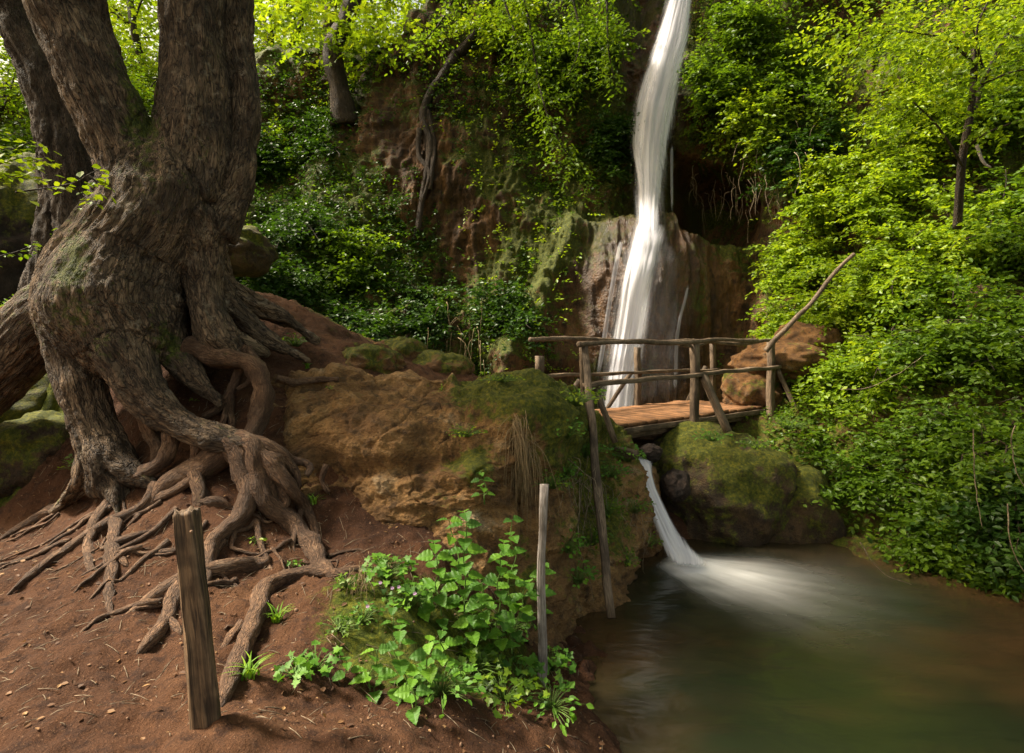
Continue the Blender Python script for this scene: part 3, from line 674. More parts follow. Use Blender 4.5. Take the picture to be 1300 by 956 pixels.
sc_ = thing('cascade', P(855, 716, 6.0), 'small silky cascade pouring from under the footbridge into the pool', 'cascade')
curtain('falling_water', [(570,785,832,6.85),(582,796,830,6.62),(592,803,832,6.5),(602,805,832,6.42),(618,809,836,6.38),(636,816,844,6.33),(656,824,854,6.26),(676,831,866,6.17),(694,837,880,6.06),(708,842,896,5.94),(720,842,918,5.82),(728,842,940,5.72)], 0, .32, M['fall'], '', 9, parent=sc_, snap=False, soft=1.1, fade=(14, 26))
# ================================================================== BIG MAPLE
def pr(rows):
    """rows (px,py,Y,r_px) -> points, radii in metres"""
    a = np.array(rows, float); return PA(a[:, 0], a[:, 1], a[:, 2]), a[:, 3]*a[:, 2]/F
def organic(name, tubes, mat, parent, voxel=.02, amp=.012, mossfn=None, smooth=10, seed=0):
    acc = Acc(); T = []
    for rows in tubes:
        p, r = pr(rows); acc.tube(p, r, 20, .05, wob=.10, seed=seed+len(T))
        q, rr = resample(p, r, .05); t, n, b = frames(q); s = np.r_[0, np.cumsum(np.linalg.norm(np.diff(q, axis=0), axis=1))]
        T.append((q, rr, t, n, b, s+len(T)*3.3))
    tmp = acc.build('tmp', mat)
    m = tmp.modifiers.new('r', 'REMESH'); m.mode = 'VOXEL'; m.voxel_size = voxel; m.use_smooth_shade = True
    m = tmp.modifiers.new('s', 'SMOOTH'); m.factor = .6; m.iterations = smooth
    dg = bpy.context.evaluated_depsgraph_get(); ev = tmp.evaluated_get(dg); me = ev.to_mesh()
    V = np.empty(len(me.vertices)*3, np.float32); me.vertices.foreach_get('co', V); V = V.reshape(-1, 3).astype(float)
    N = np.empty(len(V)*3, np.float32); me.vertices.foreach_get('normal', N); N = N.reshape(-1, 3).astype(float)
    lt = np.empty(len(me.polygons), int); me.polygons.foreach_get('loop_total', lt)
    li = np.empty(len(me.loops), int); me.loops.foreach_get('vertex_index', li)
    q4 = li.reshape(-1, 4) if (lt == 4).all() else None
    ev.to_mesh_clear(); old = tmp.data; bpy.data.objects.remove(tmp); bpy.data.meshes.remove(old)
    Q = np.vstack([t[0] for t in T]); RR = np.concatenate([t[1] for t in T]); TT = np.vstack([t[2] for t in T]); NN = np.vstack([t[3] for t in T]); BB = np.vstack([t[4] for t in T]); SS = np.concatenate([t[5] for t in T])
    fl = np.empty_like(V)
    for a in range(0, len(V), 8000):
        v = V[a:a+8000]; d = np.linalg.norm(v[:, None]-Q[None], axis=2)/(RR[None]+.04)
        wts = np.exp(-14*(d-d.min(1, keepdims=True))); k = d.argmin(1)
        o = v-Q[k]; al = (o*TT[k]).sum(1)
        fl[a:a+8000] = np.stack([(o*NN[k]).sum(1), (o*BB[k]).sum(1), (SS[k]+al)*.22], 1)
    cr = ridged(fl*np.array([13, 13, 9])+fbm(fl*8, 2)[:, None]*.3, 2)
    V2 = V+N*((cr-.5)*amp+fbm(V*2.6+seed, 3)*.022)[:, None]
    ms = mossfn(V, N) if mossfn else np.zeros(len(V))
    return mesh(name, V2, [q4], mat, parent, {'flow': fl, 'moss': ms})
mp = thing('maple_tree', P(190, 560, 4.8)*np.array([1, 1, 0])+np.array([0, 0, 1.0]), 'huge old multi stemmed tree with ridged bark and bare spreading roots, in the left foreground', 'tree')
trunk_t = [
 [(62,-420,4.4,36),(72,-160,4.6,40),(82,0,4.75,42),(104,60,4.78,40),(126,115,4.8,38),(158,184,4.85,38),(185,250,4.9,48)],
 [(236,-420,5.0,28),(243,-160,5.0,34),(244,0,5.0,34),(247,92,5.0,36),(246,184,5.0,46),(235,250,5,55)],
 [(285,-420,5.4,15),(296,-160,5.35,19),(299,0,5.3,20),(301,70,5.25,19),(311,115,5.2,15),(308,184,5.15,17),(292,240,5.1,24),(262,290,5.0,36)],
 [(205,196,4.95,50),(208,250,4.95,72),(194,295,4.9,74),(164,335,4.85,76),(138,372,4.8,76),(135,410,4.85,70),(135,450,5.0,60)],
 [(192,262,5.0,40),(182,305,4.86,56),(160,345,4.76,72),(146,392,4.68,82),(158,425,4.66,74),(172,452,4.75,56)],
 [(230,320,5.3,30),(230,380,5.35,34),(230,430,5.3,36)],
 [(245,285,4.95,44),(256,330,4.9,26),(259,365,4.85,20),(264,400,4.75,21),(276,432,4.7,24),(296,452,4.72,15),(320,462,4.8,9)],
 [(195,330,4.8,34),(205,380,4.75,20),(215,420,4.7,20),(225,450,4.65,19),(240,470,4.55,18),(256,489,4.5,12),(270,503,4.45,7),(280,516,4.42,3)],
 [(92,380,4.6,38),(90,420,4.5,28),(98,470,4.42,25),(110,515,4.38,24),(127,560,4.34,26),(140,592,4.3,28),(142,625,4.3,26)],
 [(130,385,4.62,40),(142,415,4.5,36),(153,440,4.4,34),(167,466,4.35,29),(188,503,4.3,24),(218,530,4.25,20),(250,547,4.2,18),(292,561,4.15,15),(322,566,4.13,12)],
 [(128,345,5.0,30),(82,388,4.95,42),(42,425,4.95,42),(8,462,4.9,36),(-50,510,4.8,38),(-120,560,4.8,30)],
 [(262,330,5.2,26),(288,362,5.3,16),(325,388,5.4,14),(362,404,5.45,10),(384,420,5.5,5),(404,434,5.5,3)],
 [(262,350,5.1,20),(288,385,5.15,14),(320,415,5.2,15),(345,434,5.2,10),(372,448,5.25,5),(392,460,5.2,2)],
 [(262,395,4.95,14),(290,425,4.95,11),(318,440,5.0,9),(340,452,5.1,6)],
 [(112,525,4.37,22),(116,570,4.3,18),(108,608,4.28,13),(84,634,4.35,8),(60,650,4.4,4)],
 [(128,560,4.33,22),(150,592,4.24,15),(176,608,4.18,9),(200,618,4.14,4)],
 [(135,575,4.32,22),(146,615,4.2,14),(152,645,4.08,8),(156,668,4.0,4)],
 [(180,430,4.5,26),(178,470,4.5,18),(196,500,4.5,12)],
]
def tmoss(V, N):
    px = V[:, 0]/V[:, 1]*F+650; py = HY-(V[:, 2]-CZ)/V[:, 1]*F
    def bl(x, y, rx, ry, a): return a*np.exp(-((px-x)/rx)**2-((py-y)/ry)**2)
    m = -.02+.36*fbm(V*1.7, 3)+.2*N[:, 2]
    return m+bl(175,120,30,50,.35)+bl(185,160,40,26,.4)+bl(95,330,28,70,.55)+bl(40,420,60,50,.45)+bl(130,440,22,50,.35)+bl(210,440,22,50,.45)+bl(180,240,30,90,.2)+bl(255,190,20,30,.2)
organic('trunk', trunk_t, M['bark'], mp, .017, .022, tmoss)

root_px = [
 # (rows), rows: px,py,r_px,(depth or None=on the ground)
 [(240,440,16,4.62),(275,455,13,4.6),(308,459,11,4.6),(328,475,13,4.56),(333,505,14,4.5),(326,538,13,4.4),(315,562,11,4.25)],
 [(300,558,13,4.16),(278,578,17,4.2),(248,598,18,4.2),(215,622,15,None),(190,640,9,None)],
 [(313,438,4,4.72),(304,470,6,4.68),(291,500,6,4.6),(278,518,5,4.55),(257,530,4,4.5)],
 [(292,498,5,4.6),(292,520,5,4.55),(296,545,4,4.5)],
 [(292,502,4,4.6),(284,530,4,4.5),(281,548,3,4.45)],
 [(314,440,4,4.72),(326,462,4,4.7),(318,484,4,4.65),(302,494,3,4.62)],
 [(290,560,14,4.15),(306,592,14,4.08),(318,622,13,4.0),(305,662,12,None),(272,690,11,None),(263,722,10,None),(258,748,8,None)],
 [(345,712,6,None),(322,721,10,None),(290,724,11,None),(258,730,11,None),(228,742,11,None),(195,760,9,None),(160,780,6,None)],
 [(236,738,10,None),(222,760,9,None),(211,790,8,None),(192,815,9,None),(172,832,5,None)],
 [(212,788,5,None),(224,798,5,None),(230,806,3,None)],
 [(322,566,13,4.12),(326,600,12,4.05),(335,632,11,3.98),(368,668,11,None),(394,694,11,None),(405,718,10,None),(425,730,7,None),(445,732,4,None)],
 [(326,568,10,4.12),(352,600,9,4.06),(372,625,8,4.05),(388,648,7,None),(400,668,6,None),(404,686,4,None)],
 [(350,604,6,4.08),(362,640,6,4.03),(352,650,5,4.0),(370,672,4,None)],
 [(330,562,8,4.15),(352,574,7,4.15),(368,590,6,4.16),(376,606,5,4.15),(378,620,4,4.12)],
 [(345,566,6,4.17),(370,583,5,4.2),(388,588,5,4.22),(394,596,5,4.2),(388,604,4,4.18)],
 [(336,590,8,4.08),(330,580,9,4.1),(350,585,9,4.1),(354,600,7,4.1)],
 [(218,548,9,4.28),(216,566,9,4.26),(206,585,9,4.22),(180,602,10,4.18),(150,616,10,None),(110,630,9,None),(70,648,7,None),(28,670,5,None),(-10,690,4,None)],
 [(196,612,6,4.15),(190,632,7,4.08),(172,652,7,None),(140,664,7,None),(108,684,7,None),(75,706,6,None),(38,732,5,None),(8,756,3,None)],
 [(142,634,6,None),(122,662,7,None),(113,690,6,None),(115,720,5,None),(120,762,5,None)],
 [(146,662,8,None),(144,698,9,None),(141,735,8,None),(138,780,7,None)],
 [(141,694,7,None),(165,684,5,None),(194,672,3,None)],
 [(144,698,5,None),(156,712,4,None),(164,720,2,None)],
 [(248,600,8,4.12),(256,628,9,4.0),(257,650,8,3.95),(258,664,7,3.88)],
 [(257,636,7,3.97),(278,637,6,3.95),(298,645,4,None)],
 [(246,606,6,4.1),(228,620,6,4.05),(206,630,6,4.05),(192,636,4,None)],
 [(180,652,4,None),(168,664,3,None),(162,668,3,None)],
 [(470,724,5,None),(432,728,6,None),(392,728,8,None),(362,738,10,None),(336,752,12,None),(326,785,12,None),(310,822,12,None),(292,868,11,None),(280,900,9,None)],
 [(308,792,6,None),(296,808,7,None),(278,828,5,None)],
 [(325,662,4,None),(330,690,4,None),(338,712,4,None),(346,726,3,None)],
 [(352,480,5,4.78),(372,486,5,4.85),(398,482,4,4.95),(430,482,3,5.0)],
 [(385,640,4,None),(372,690,3,None),(376,700,2,None)],
 [(302,466,6,4.62),(295,452,6,4.66),(280,448,5,4.66)],
 [(168,470,12,4.4),(186,520,10,4.42),(196,560,9,4.42),(200,590,8,4.3)],
 [(250,548,9,4.22),(251,566,8,4.2),(247,580,6,4.22)],
 [(322,600,6,4.06),(336,585,6,4.08),(352,640,6,4.02),(380,670,5,None),(396,680,4,None)],
 [(415,590,4,4.35),(408,610,3,4.3),(418,625,3,4.27)],
]
for k, rows in enumerate(root_px):
    x0, y0, r0_, d0 = rows[0]
    if 318 <= x0 <= 352 and 555 <= y0 <= 606 and d0: rows = [(292, 556, r0_*.8, 4.2)]+list(rows)
    pts = []; rad = []
    for (x, y, r, d) in rows:
        if d is None:
            d = hit(x, y, .0)-.0; rr = r*d/F; q = P(x, y, d); q = q+np.array([0, -.0, rr*.35])
        else: rr = r*d/F; q = P(x, y, d)
        pts.append(q); rad.append(rr)
    if rows[-1][3] is None: rad[-1] *= .5; pts[-1] = pts[-1]-np.array([0, 0, rad[-1]*1.6])
    V, f, t3, fl = tube(pts, rad, 14, .03, wob=.3, seed=k+1)
    V = V+(.12*np.mean(rad))*fbm(V*6, 3)[:, None]*2
    q = np.vstack([V]); ms = .05+.35*fbm(V*3, 2)-.05
    mesh('root', V, [f, t3], M['bark_root'], mp, {'flow': fl, 'moss': ms})

# finer roots creeping over the earth below the big ones
g = np.random.default_rng(77); nfine = 0
for k, (x, y, ang, Lr) in enumerate([(150,640,200,.8),(170,655,230,.7),(205,640,250,.6),(225,650,210,.7),(262,665,240,.5),(285,690,260,.6),(300,668,300,.5),(325,665,250,.5),(345,700,280,.4),(370,690,240,.5),(385,715,300,.4),(128,650,190,.8),
        (100,640,170,.7),(75,655,200,.7),(250,745,220,.4),(205,770,200,.5),(320,640,220,.5),(350,660,300,.4),(398,700,320,.4),(180,700,250,.5),(240,700,200,.6),(300,740,240,.4),(130,700,300,.3),(90,690,180,.5),(345,780,230,.3),(215,690,180,.6)]):
    d = hit(x, y, 0); q = P(x, y, d); az = R(ang); pts = []
    for j in range(9):
        z = float(hgt(q[0], q[1])); pts.append([q[0], q[1], z+.006+.012*(1-j/8)-.02*(j == 8)]); az += g.normal()*.38; st = Lr/8
        q = q+np.array([math.cos(az)*st, math.sin(az)*st*.8, 0])
    r0_ = .010+.014*g.random(); V, f, t3, fl = tube(np.array(pts), np.linspace(r0_, r0_*.3, 9), 8, .03, wob=.25, seed=k+60)
    mesh('root', V, [f, t3], M['bark_root'], mp, {'flow': fl, 'moss': np.zeros(len(V))})

def limb_tree(parent, base, top, r0, r1, mat, seed, bend=.15, sides=12, moss=.1, name='trunk'):
    g = np.random.default_rng(seed); base = np.array(base, float); top = np.array(top, float)
    t = np.linspace(0, 1, 7)[:, None]; p = base+(top-base)*t; p[1:-1] += g.normal(size=(5, 3))*bend*np.array([1, 1, .2])
    V, f, t3, fl = tube(p, r0+(r1-r0)*t[:, 0]+r0*.5*np.exp(-t[:, 0]*14), sides, .1, wob=.15, seed=seed)
    mesh(name, V, [f, t3], mat, parent, {'flow': fl, 'moss': np.full(len(V), moss)}); return p
# boughs and crown above the frame
def crown(parent, pts_spread, n_tw, size, mat, seed, kind='simple', L=(.35, .8), nleaf=9, asp=.62, name='foliage', limbs=None, limbmat=None, tb=None):
    g = np.random.default_rng(seed); S = []; Dd = []
    for (c, r, w) in pts_spread:
        m = int(n_tw*w); d = g.normal(size=(m, 3)); d /= np.linalg.norm(d, axis=1)[:, None]
        rad = g.random(m)**.45; q = np.array(c)+d*rad[:, None]*np.array(r)
        keep = fbm(q*1.1+seed, 2) > -.25; q = q[keep]; d = d[keep]
        S.append(q); Dd.append(d*np.array([1, 1, .4])+g.normal(size=d.shape)*.35)
    S = np.vstack(S); Dd = np.vstack(Dd); Ls = L[0]+(L[1]-L[0])*g.random(len(S))
    t = np.clip(.5+.35*fbm(S*1.4+seed, 2)+.15*g.normal(size=len(S)), 0, 1)
    build_leaves(name, [sprays(S, Dd, Ls, nleaf, size, asp, kind, tintbase=t)], mat, parent)
    return S
acc = Acc()
for a, b2, r0, r1 in [((62,-420,4.4),(-1.2,3.2,9.5),.2,.07),((236,-420,5.0),(-3.2,5.8,10.5),.18,.07),((285,-420,5.4),(-1.6,6.6,10.0),.11,.05),((62,-420,4.4),(-4.4,2.8,8.8),.14,.05),((236,-420,5.0),(-1.2,4.2,9.8),.12,.05)]:
    s0 = P(*a); e = np.array(b2, float); mid = (s0+e)/2+np.array([0, 0, .4]); acc.tube([s0, mid, e], [r0, (r0+r1)/2, r1], 8, .2, wob=.1)
acc.build('bough', M['bark'], mp)
CROWN = [((-1.4,3.4,9.0),(2.6,2.4,1.6),.3),((-4.2,3.0,8.8),(2.2,2.2,1.6),.2),((-3.0,6.0,10),(2.2,1.8,1.5),.2),((-0.8,5.6,9.4),(2.0,1.8,1.4),.2)]
crown(mp, CROWN, 2600, .13, M['leaf'], 31, 'simple', nleaf=7)

# second leaning trunk behind
lt = thing('tree', P(112, 410, 6.3), 'leaning dark trunked tree just behind the big root tree, at the top left', 'tree')
organic('trunk', [[(-60,-420,6.4,22),(-28,-160,6.4,25),(10,-30,6.3,26),(40,46,6.3,27),(70,115,6.3,31),(96,207,6.3,36),(112,270,6.3,37),(120,340,6.3,42),(120,420,6.3,50)],[(98,200,6.3,26),(80,260,6.3,22),(70,330,6.3,26),(60,400,6.3,30)],[(80,140,6.3,12),(62,200,6.3,14),(72,260,6.3,16)]], M['bark_dark'], lt, .03, .03, lambda V, N: .05+.2*fbm(V*2, 2)+.3*N[:, 2], seed=40)
crown(lt, [((-5.6,6.5,9.0),(2.4,2,1.6),.5),((-7.2,6.2,8.0),(2,2,1.6),.4)], 1200, .13, M['leaf'], 32, nleaf=7)
# ================================================================== FOOTBRIDGE
br = thing('footbridge', np.array([2.3, 8.0, CZ-1.0]), 'rustic wooden footbridge with plank deck and pole railings crossing in front of the waterfall', 'bridge')
A0 = np.array([1.12, 6.5, 0.]); BD = np.array([.79, .61, 0.]); BN = np.array([-.61, .79, 0.]); UPV = np.array([0, 0, 1.])
def bp(t, n, z): return A0+BD*t+BN*n+UPV*(CZ+z)
DZ = -.98
tt_ = np.linspace(.0, 3.42, 20)
for k in range(19):
    a = Acc(); w_ = (tt_[1]-tt_[0]); g = np.random.default_rng(k)
    t = tt_[k]+w_/2; n0 = .03+g.normal()*.01; n1 = 1.27+g.normal()*.015
    board(a, bp(t, n0, DZ-.02+g.normal()*.003), bp(t, n1, DZ-.02+g.normal()*.003), w_-.008, .036, bev=.005, seed=k)
    a.build('deck_plank', M['deck'], br)
for n in (.16, 1.14):
    a = Acc(); board(a, bp(-.35, n, DZ-.12), bp(3.75, n, DZ-.12), .12, .15, seed=20+n); a.build('beam', M['wood'], br)
a = Acc(); board(a, bp(.0, -.0, DZ-.075), bp(3.45, -.0, DZ-.075), .028, .07, seed=31); a.build('edge_board', M['wood'], br)
for t, n0, n1 in [(-.05, -.42, 1.5), (1.55, -.5, 1.7), (3.45, -.45, 1.7)]:
    a = Acc(); board(a, bp(t, n0, DZ-.245), bp(t, n1, DZ-.245), .10, .09, seed=40+t); a.build('cross_beam', M['wood'], br)
def post(t, n, z0, z1, w=.105, lean=(0, 0), seed=0):
    a = Acc(); board(a, bp(t, n, z0), bp(t+lean[0], n+lean[1], z1), w, w*.8, up=BN, bev=.012, seed=seed, jit=.008); a.build('post', M['wood'], br)
post(-.48, -.07, -1.35, -.02, .06, (0.0, .02), 1)
post(-.40, .02, -1.25, -.04, .05, (-.03, 0), 2)
post(1.50, -.09, -1.20, -.03, .11, (0, 0), 3)
post(3.42, -.09, -1.22, -.01, .115, (0, 0), 4)
post(2.07, 1.33, -1.2, -.10, .10, (0, 0), 5); post(4.1, 1.33, -1.2, -.02, .10, (0, 0), 6); post(.07, 1.33, -1.2, -.2, .11, (0, 0), 7)
def brace(a_, b_, w=.075, seed=0, name='brace'):
    a = Acc(); board(a, a_, b_, w, w*.8, seed=seed, jit=.008); a.build(name, M['wood'], br)
brace(bp(-.36, -.10, -.52), bp(-.21, -.275, -1.10), .075, 51); brace(bp(1.56, -.16, -.42), bp(1.56, -.52, -1.12), .09, 52); brace(bp(3.5, -.12, -.36), bp(3.62, -.42, -1.1), .08, 53)
brace(bp(2.0, 1.4, -.5), bp(1.75, 1.75, -1.15), .08, 54); brace(bp(4.0, 1.4, -.45), bp(3.9, 1.75, -1.15), .08, 55); brace(bp(.8,1.30,-.55), bp(.55,1.62,-1.15), .08, 56)
def rail(p0, p1, r, seed, kind='pole'):
    a = Acc(); g = np.random.default_rng(seed)
    if kind == 'pole':
        t = np.linspace(0, 1, 8)[:, None]; p = p0+(p1-p0)*t; p[1:-1] += g.normal(size=(6, 3))*.018
        a.tube(p, r*(1+.15*g.normal(size=8)), 10, .06, wob=.2, seed=seed); a.build('handrail', M['wood'], br)
    else: board(a, p0, p1, r, r*.6, up=UPV, seed=seed, jit=.01); a.build('mid_rail', M['wood'], br)
rail(bp(-.62, -.12, -.035), bp(3.0, -.1, .0), .030, 60); rail(bp(-.1, 1.33, .02), bp(4.75, 1.31, -.03), .032, 61)
rail(bp(1.2, -.07, -.045), bp(3.5, -.11, .0), .024, 64)
rail(bp(-.55, -.14, -.47), bp(3.75, -.16, -.38), .085, 62, 'b'); rail(bp(-.15, 1.26, -.46), bp(4.2, 1.26, -.50), .075, 63, 'b')
# bolts on the posts
for (t, n, z) in [(1.5, -.155, -.43), (3.42, -.165, -.40)]:
    V, f = ICO3; mesh('bolt', V*np.array([.012, .012, .012])+bp(t, n-.02, z), [f], M['rock_dark'], br, {'moss': np.full(len(V), -1.)})

def polething(name, p0, p1, r0, r1, mat, seed, label, cat, flat=None, n=9, wobble=.012, sides=10, jag=False):
    a = Acc(); g = np.random.default_rng(seed); t = np.linspace(0, 1, n)[:, None]; p = np.array(p0)+(np.array(p1)-np.array(p0))*t; p[1:-1] += g.normal(size=(n-2, 3))*wobble
    V, f, t3, fl = tube(p, (r0+(r1-r0)*t[:, 0])*(1+.06*g.normal(size=n)), sides, .025, wob=.12, seed=seed)
    o = mesh(name, V, [f, t3], mat, None, {'flow': fl, 'moss': np.zeros(len(V))}); return tag(o, label, cat)
o = Acc(); board(o, P(742, 437, 6.12), P(775, 788, 4.62), .075, .05, up=(0, -1, 0), seed=70, jit=.014, bev=.008)
o = o.build('fallen_rail', M['wood']); tag(o, 'long weathered rail leaning from the left end of the bridge down to the pool edge', 'rail')
o = Acc(); board(o, P(690, 618, 3.55), P(688, 900, 3.62), .056, .035, up=(0, -1, 0), seed=71, jit=.012, bev=.006)
o = o.build('stake', M['wood_pale']); tag(o, 'thin pale weathered stake standing upright among the plants above the pool', 'stake')
# near post, square, split top
pa = P(268, 985, 2.12); pb = P(236, 648, 2.16); m = 60; tq = np.linspace(0, 1, m); ns = 28
th = np.linspace(0, 2*np.pi, ns, endpoint=False); sq = (np.abs(np.cos(th))**6+np.abs(np.sin(th))**6)**(-1/6)
T_ = (pb-pa)/np.linalg.norm(pb-pa); S_ = np.array([.93, .36, 0]); S_ -= T_*(S_@T_); S_ /= np.linalg.norm(S_); U_ = np.cross(T_, S_)
w_ = (.053-.010*tq)[:, None]*sq[None]
V = pa+(pb-pa)*tq[:, None, None]+S_*(np.cos(th)*w_)[..., None]*.9+U_*(np.sin(th)*w_)[..., None]*.8
fl = np.stack([np.cos(th)*w_, np.sin(th)*w_, (tq*.05)[:, None]*np.ones(ns)], -1)
V = V+(S_*(.012*fbm(fl*30, 3))[..., None])+(U_*(.010*fbm(fl*30+9, 3))[..., None])
top = V[-1].copy(); jag = .022*perlin(np.stack([np.cos(th)*2.2, np.sin(th)*2.2, 0*th], -1)); V[-1] += T_*jag[:, None]; V[-2] += T_*jag[:, None]*.6
cap = V[-1].mean(0)-T_*.012; ring = V[-1]*.45+cap*.55-T_*.008
Vv = np.vstack([V.reshape(-1, 3), ring, cap[None]]); nn = m*ns; i = np.arange(ns); j = (i+1) % ns
qf = np.vstack([grid_faces(m, ns, True), np.stack([(m-1)*ns+i, (m-1)*ns+j, nn+j, nn+i], 1)]); tf = np.stack([nn+i, nn+j, np.full(ns, nn+ns)], 1)
flv = np.vstack([fl.reshape(-1, 3), fl[-1]*.5, fl[-1, :1]*0])
o = mesh('fence_post', Vv, [qf, tf], M['wood_post'], None, {'flow': flv, 'moss': np.zeros(len(Vv))}); tag(o, 'short dark split wooden post standing in the earth path in the left foreground', 'post')
V, f = ICO3; nl = mesh('nail', V*.006+P(243, 675, 2.055), [f], M['pebble'], o)
polething('dead_tree', P(972, 446, 7.6), P(1085, 322, 7.2), .036, .022, M['wood'], 72, 'thin bare dead trunk leaning up into the bushes from the right bridge post', 'log')
# twisted root hanging on the cliff face
hr = thing('hanging_root', cliff_at(np.array([540]), np.array([300]))[0][0], 'twisted bare root winding down the rust coloured cliff, left of centre', 'root')
def cl_path(rows, off=.10):
    return [cliff_at(np.array([x]), np.array([y]))[0][0]+np.array([0, -off, 0]) for x, y in rows], None
for rows, r in [([(578,68),(560,95),(543,120),(538,150),(545,185),(543,215),(536,245),(528,290)], (.11,.06)), ([(541,140),(550,180),(549,215),(545,240)], (.07,.04)), ([(536,170),(532,200),(545,225),(530,262),(524,300)], (.06,.03)), ([(580,70),(600,40),(612,5),(618,-60)], (.12,.09)), ([(540,240),(530,275),(540,300)], (.04,.02))]:
    p, _ = cl_path(rows); a = Acc(); n = len(p); a.tube(p, np.linspace(r[0], r[1], n), 10, .08, wob=.25, seed=n)
    o = a.build('strand', M['bark_dark'], hr)
# ================================================================== VEGETATION
def rnd(seed): return np.random.default_rng(seed)
def shrub(name, base, tips, label, cat, mat, seed, nsub=10, size=.06, nleaf=9, L=(.2, .45), group=None, stem=None, r0=.02, asp=.6, kind='simple', tint=None, spread=.5, arch=.35, down=.25, out=(0, -1, 0)):
    """several arching stems from one base; tips = list of target points (world)"""
    g = rnd(seed); t_ = thing(name, base, label, cat, group); base = np.array(base, float)
    acc = Acc(); S = []; Dd = []
    for tp in tips:
        tp = np.array(tp, float); mid = (base+tp)/2+np.array([0, 0, arch*np.linalg.norm(tp-base)])+g.normal(size=3)*.12
        t = np.linspace(0, 1, 9)[:, None]; p = base*(1-t)**2+2*mid*t*(1-t)+tp*t**2; p[1:] += g.normal(size=(8, 3))*.03
        acc.tube(p, np.linspace(r0, r0*.25, 9), 6, .12)
        Lb = np.linalg.norm(tp-base)
        for k in range(nsub):
            u = .2+.8*g.random(); q = p[int(u*8)]; 
            d = g.normal(size=3)*np.array([1, 1, .6])+np.array(out)*.5; d /= np.linalg.norm(d); l = spread*(.5+.7*g.random())*(1.1-.4*u)
            e = q+d*l+np.array([0, 0, -down*l]); 
            if k % 2 == 0: acc.tube([q, (q+e)/2+np.array([0, 0, .12*l]), e], [r0*.3, r0*.2, r0*.1], 5, .15)
            m = 6; v = g.random(m)[:, None]; s0 = q+(e-q)*v; S.append(s0)
            dd = d+g.normal(size=(m, 3))*.6; dd[:, 2] = dd[:, 2]*.45-down*.4; Dd.append(dd)
    acc.build('stem', stem or M['bark_dark'], t_)
    S = np.vstack(S); Dd = np.vstack(Dd); Ls = L[0]+(L[1]-L[0])*g.random(len(S))
    tb = np.clip((tint if tint is not None else .5)+.3*fbm(S*1.6+seed, 2)+.15*g.normal(size=len(S)), 0, 1)
    build_leaves('foliage', [sprays(S, Dd, Ls, nleaf, size, asp, kind, tintbase=tb)], mat, t_)
    return t_
def cp(px, py, off=0.): 
    q, n = cliff_at(np.array([px]), np.array([py])); return q[0]+n[0]*off

# --- hillside shrubs on the right: (px,py of the base on the slope, tip targets px,py, distance in front of slope)
RS = [
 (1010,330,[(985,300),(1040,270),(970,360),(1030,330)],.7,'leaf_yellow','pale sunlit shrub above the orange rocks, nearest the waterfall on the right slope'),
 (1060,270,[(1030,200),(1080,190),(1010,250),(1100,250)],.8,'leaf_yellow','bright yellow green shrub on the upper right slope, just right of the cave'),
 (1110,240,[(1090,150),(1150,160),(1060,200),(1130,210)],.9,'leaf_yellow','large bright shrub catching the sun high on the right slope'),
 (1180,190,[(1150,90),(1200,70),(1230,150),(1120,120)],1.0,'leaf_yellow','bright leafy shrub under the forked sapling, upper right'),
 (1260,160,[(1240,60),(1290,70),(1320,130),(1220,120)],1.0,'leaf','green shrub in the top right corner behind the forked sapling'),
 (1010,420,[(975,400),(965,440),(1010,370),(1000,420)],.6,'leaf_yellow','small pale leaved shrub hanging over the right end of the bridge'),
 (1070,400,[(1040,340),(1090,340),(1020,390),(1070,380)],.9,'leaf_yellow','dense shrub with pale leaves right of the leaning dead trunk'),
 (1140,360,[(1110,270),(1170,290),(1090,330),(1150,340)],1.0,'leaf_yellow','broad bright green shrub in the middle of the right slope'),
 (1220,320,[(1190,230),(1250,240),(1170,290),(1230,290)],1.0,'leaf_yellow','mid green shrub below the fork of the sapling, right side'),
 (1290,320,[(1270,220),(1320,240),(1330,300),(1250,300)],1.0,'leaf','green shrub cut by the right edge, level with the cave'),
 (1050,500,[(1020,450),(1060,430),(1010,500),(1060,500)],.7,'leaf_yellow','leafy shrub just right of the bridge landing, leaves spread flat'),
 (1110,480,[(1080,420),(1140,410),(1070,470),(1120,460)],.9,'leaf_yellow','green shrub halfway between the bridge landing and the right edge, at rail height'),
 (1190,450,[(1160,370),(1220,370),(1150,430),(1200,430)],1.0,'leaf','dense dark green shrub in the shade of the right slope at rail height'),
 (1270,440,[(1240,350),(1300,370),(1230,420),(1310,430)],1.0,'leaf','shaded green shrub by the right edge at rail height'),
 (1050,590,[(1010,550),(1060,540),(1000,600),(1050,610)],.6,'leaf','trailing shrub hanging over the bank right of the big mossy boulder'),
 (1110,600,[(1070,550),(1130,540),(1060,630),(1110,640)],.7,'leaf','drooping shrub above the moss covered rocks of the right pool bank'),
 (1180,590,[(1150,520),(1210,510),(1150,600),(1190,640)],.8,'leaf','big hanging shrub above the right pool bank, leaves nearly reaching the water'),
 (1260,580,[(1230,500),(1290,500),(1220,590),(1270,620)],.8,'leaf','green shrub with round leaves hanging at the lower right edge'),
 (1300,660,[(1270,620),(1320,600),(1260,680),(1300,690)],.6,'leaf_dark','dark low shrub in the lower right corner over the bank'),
 (1200,680,[(1170,650),(1220,640),(1160,690),(1230,690)],.4,'leaf','small low shrub at the right waterline between rocks'),
]
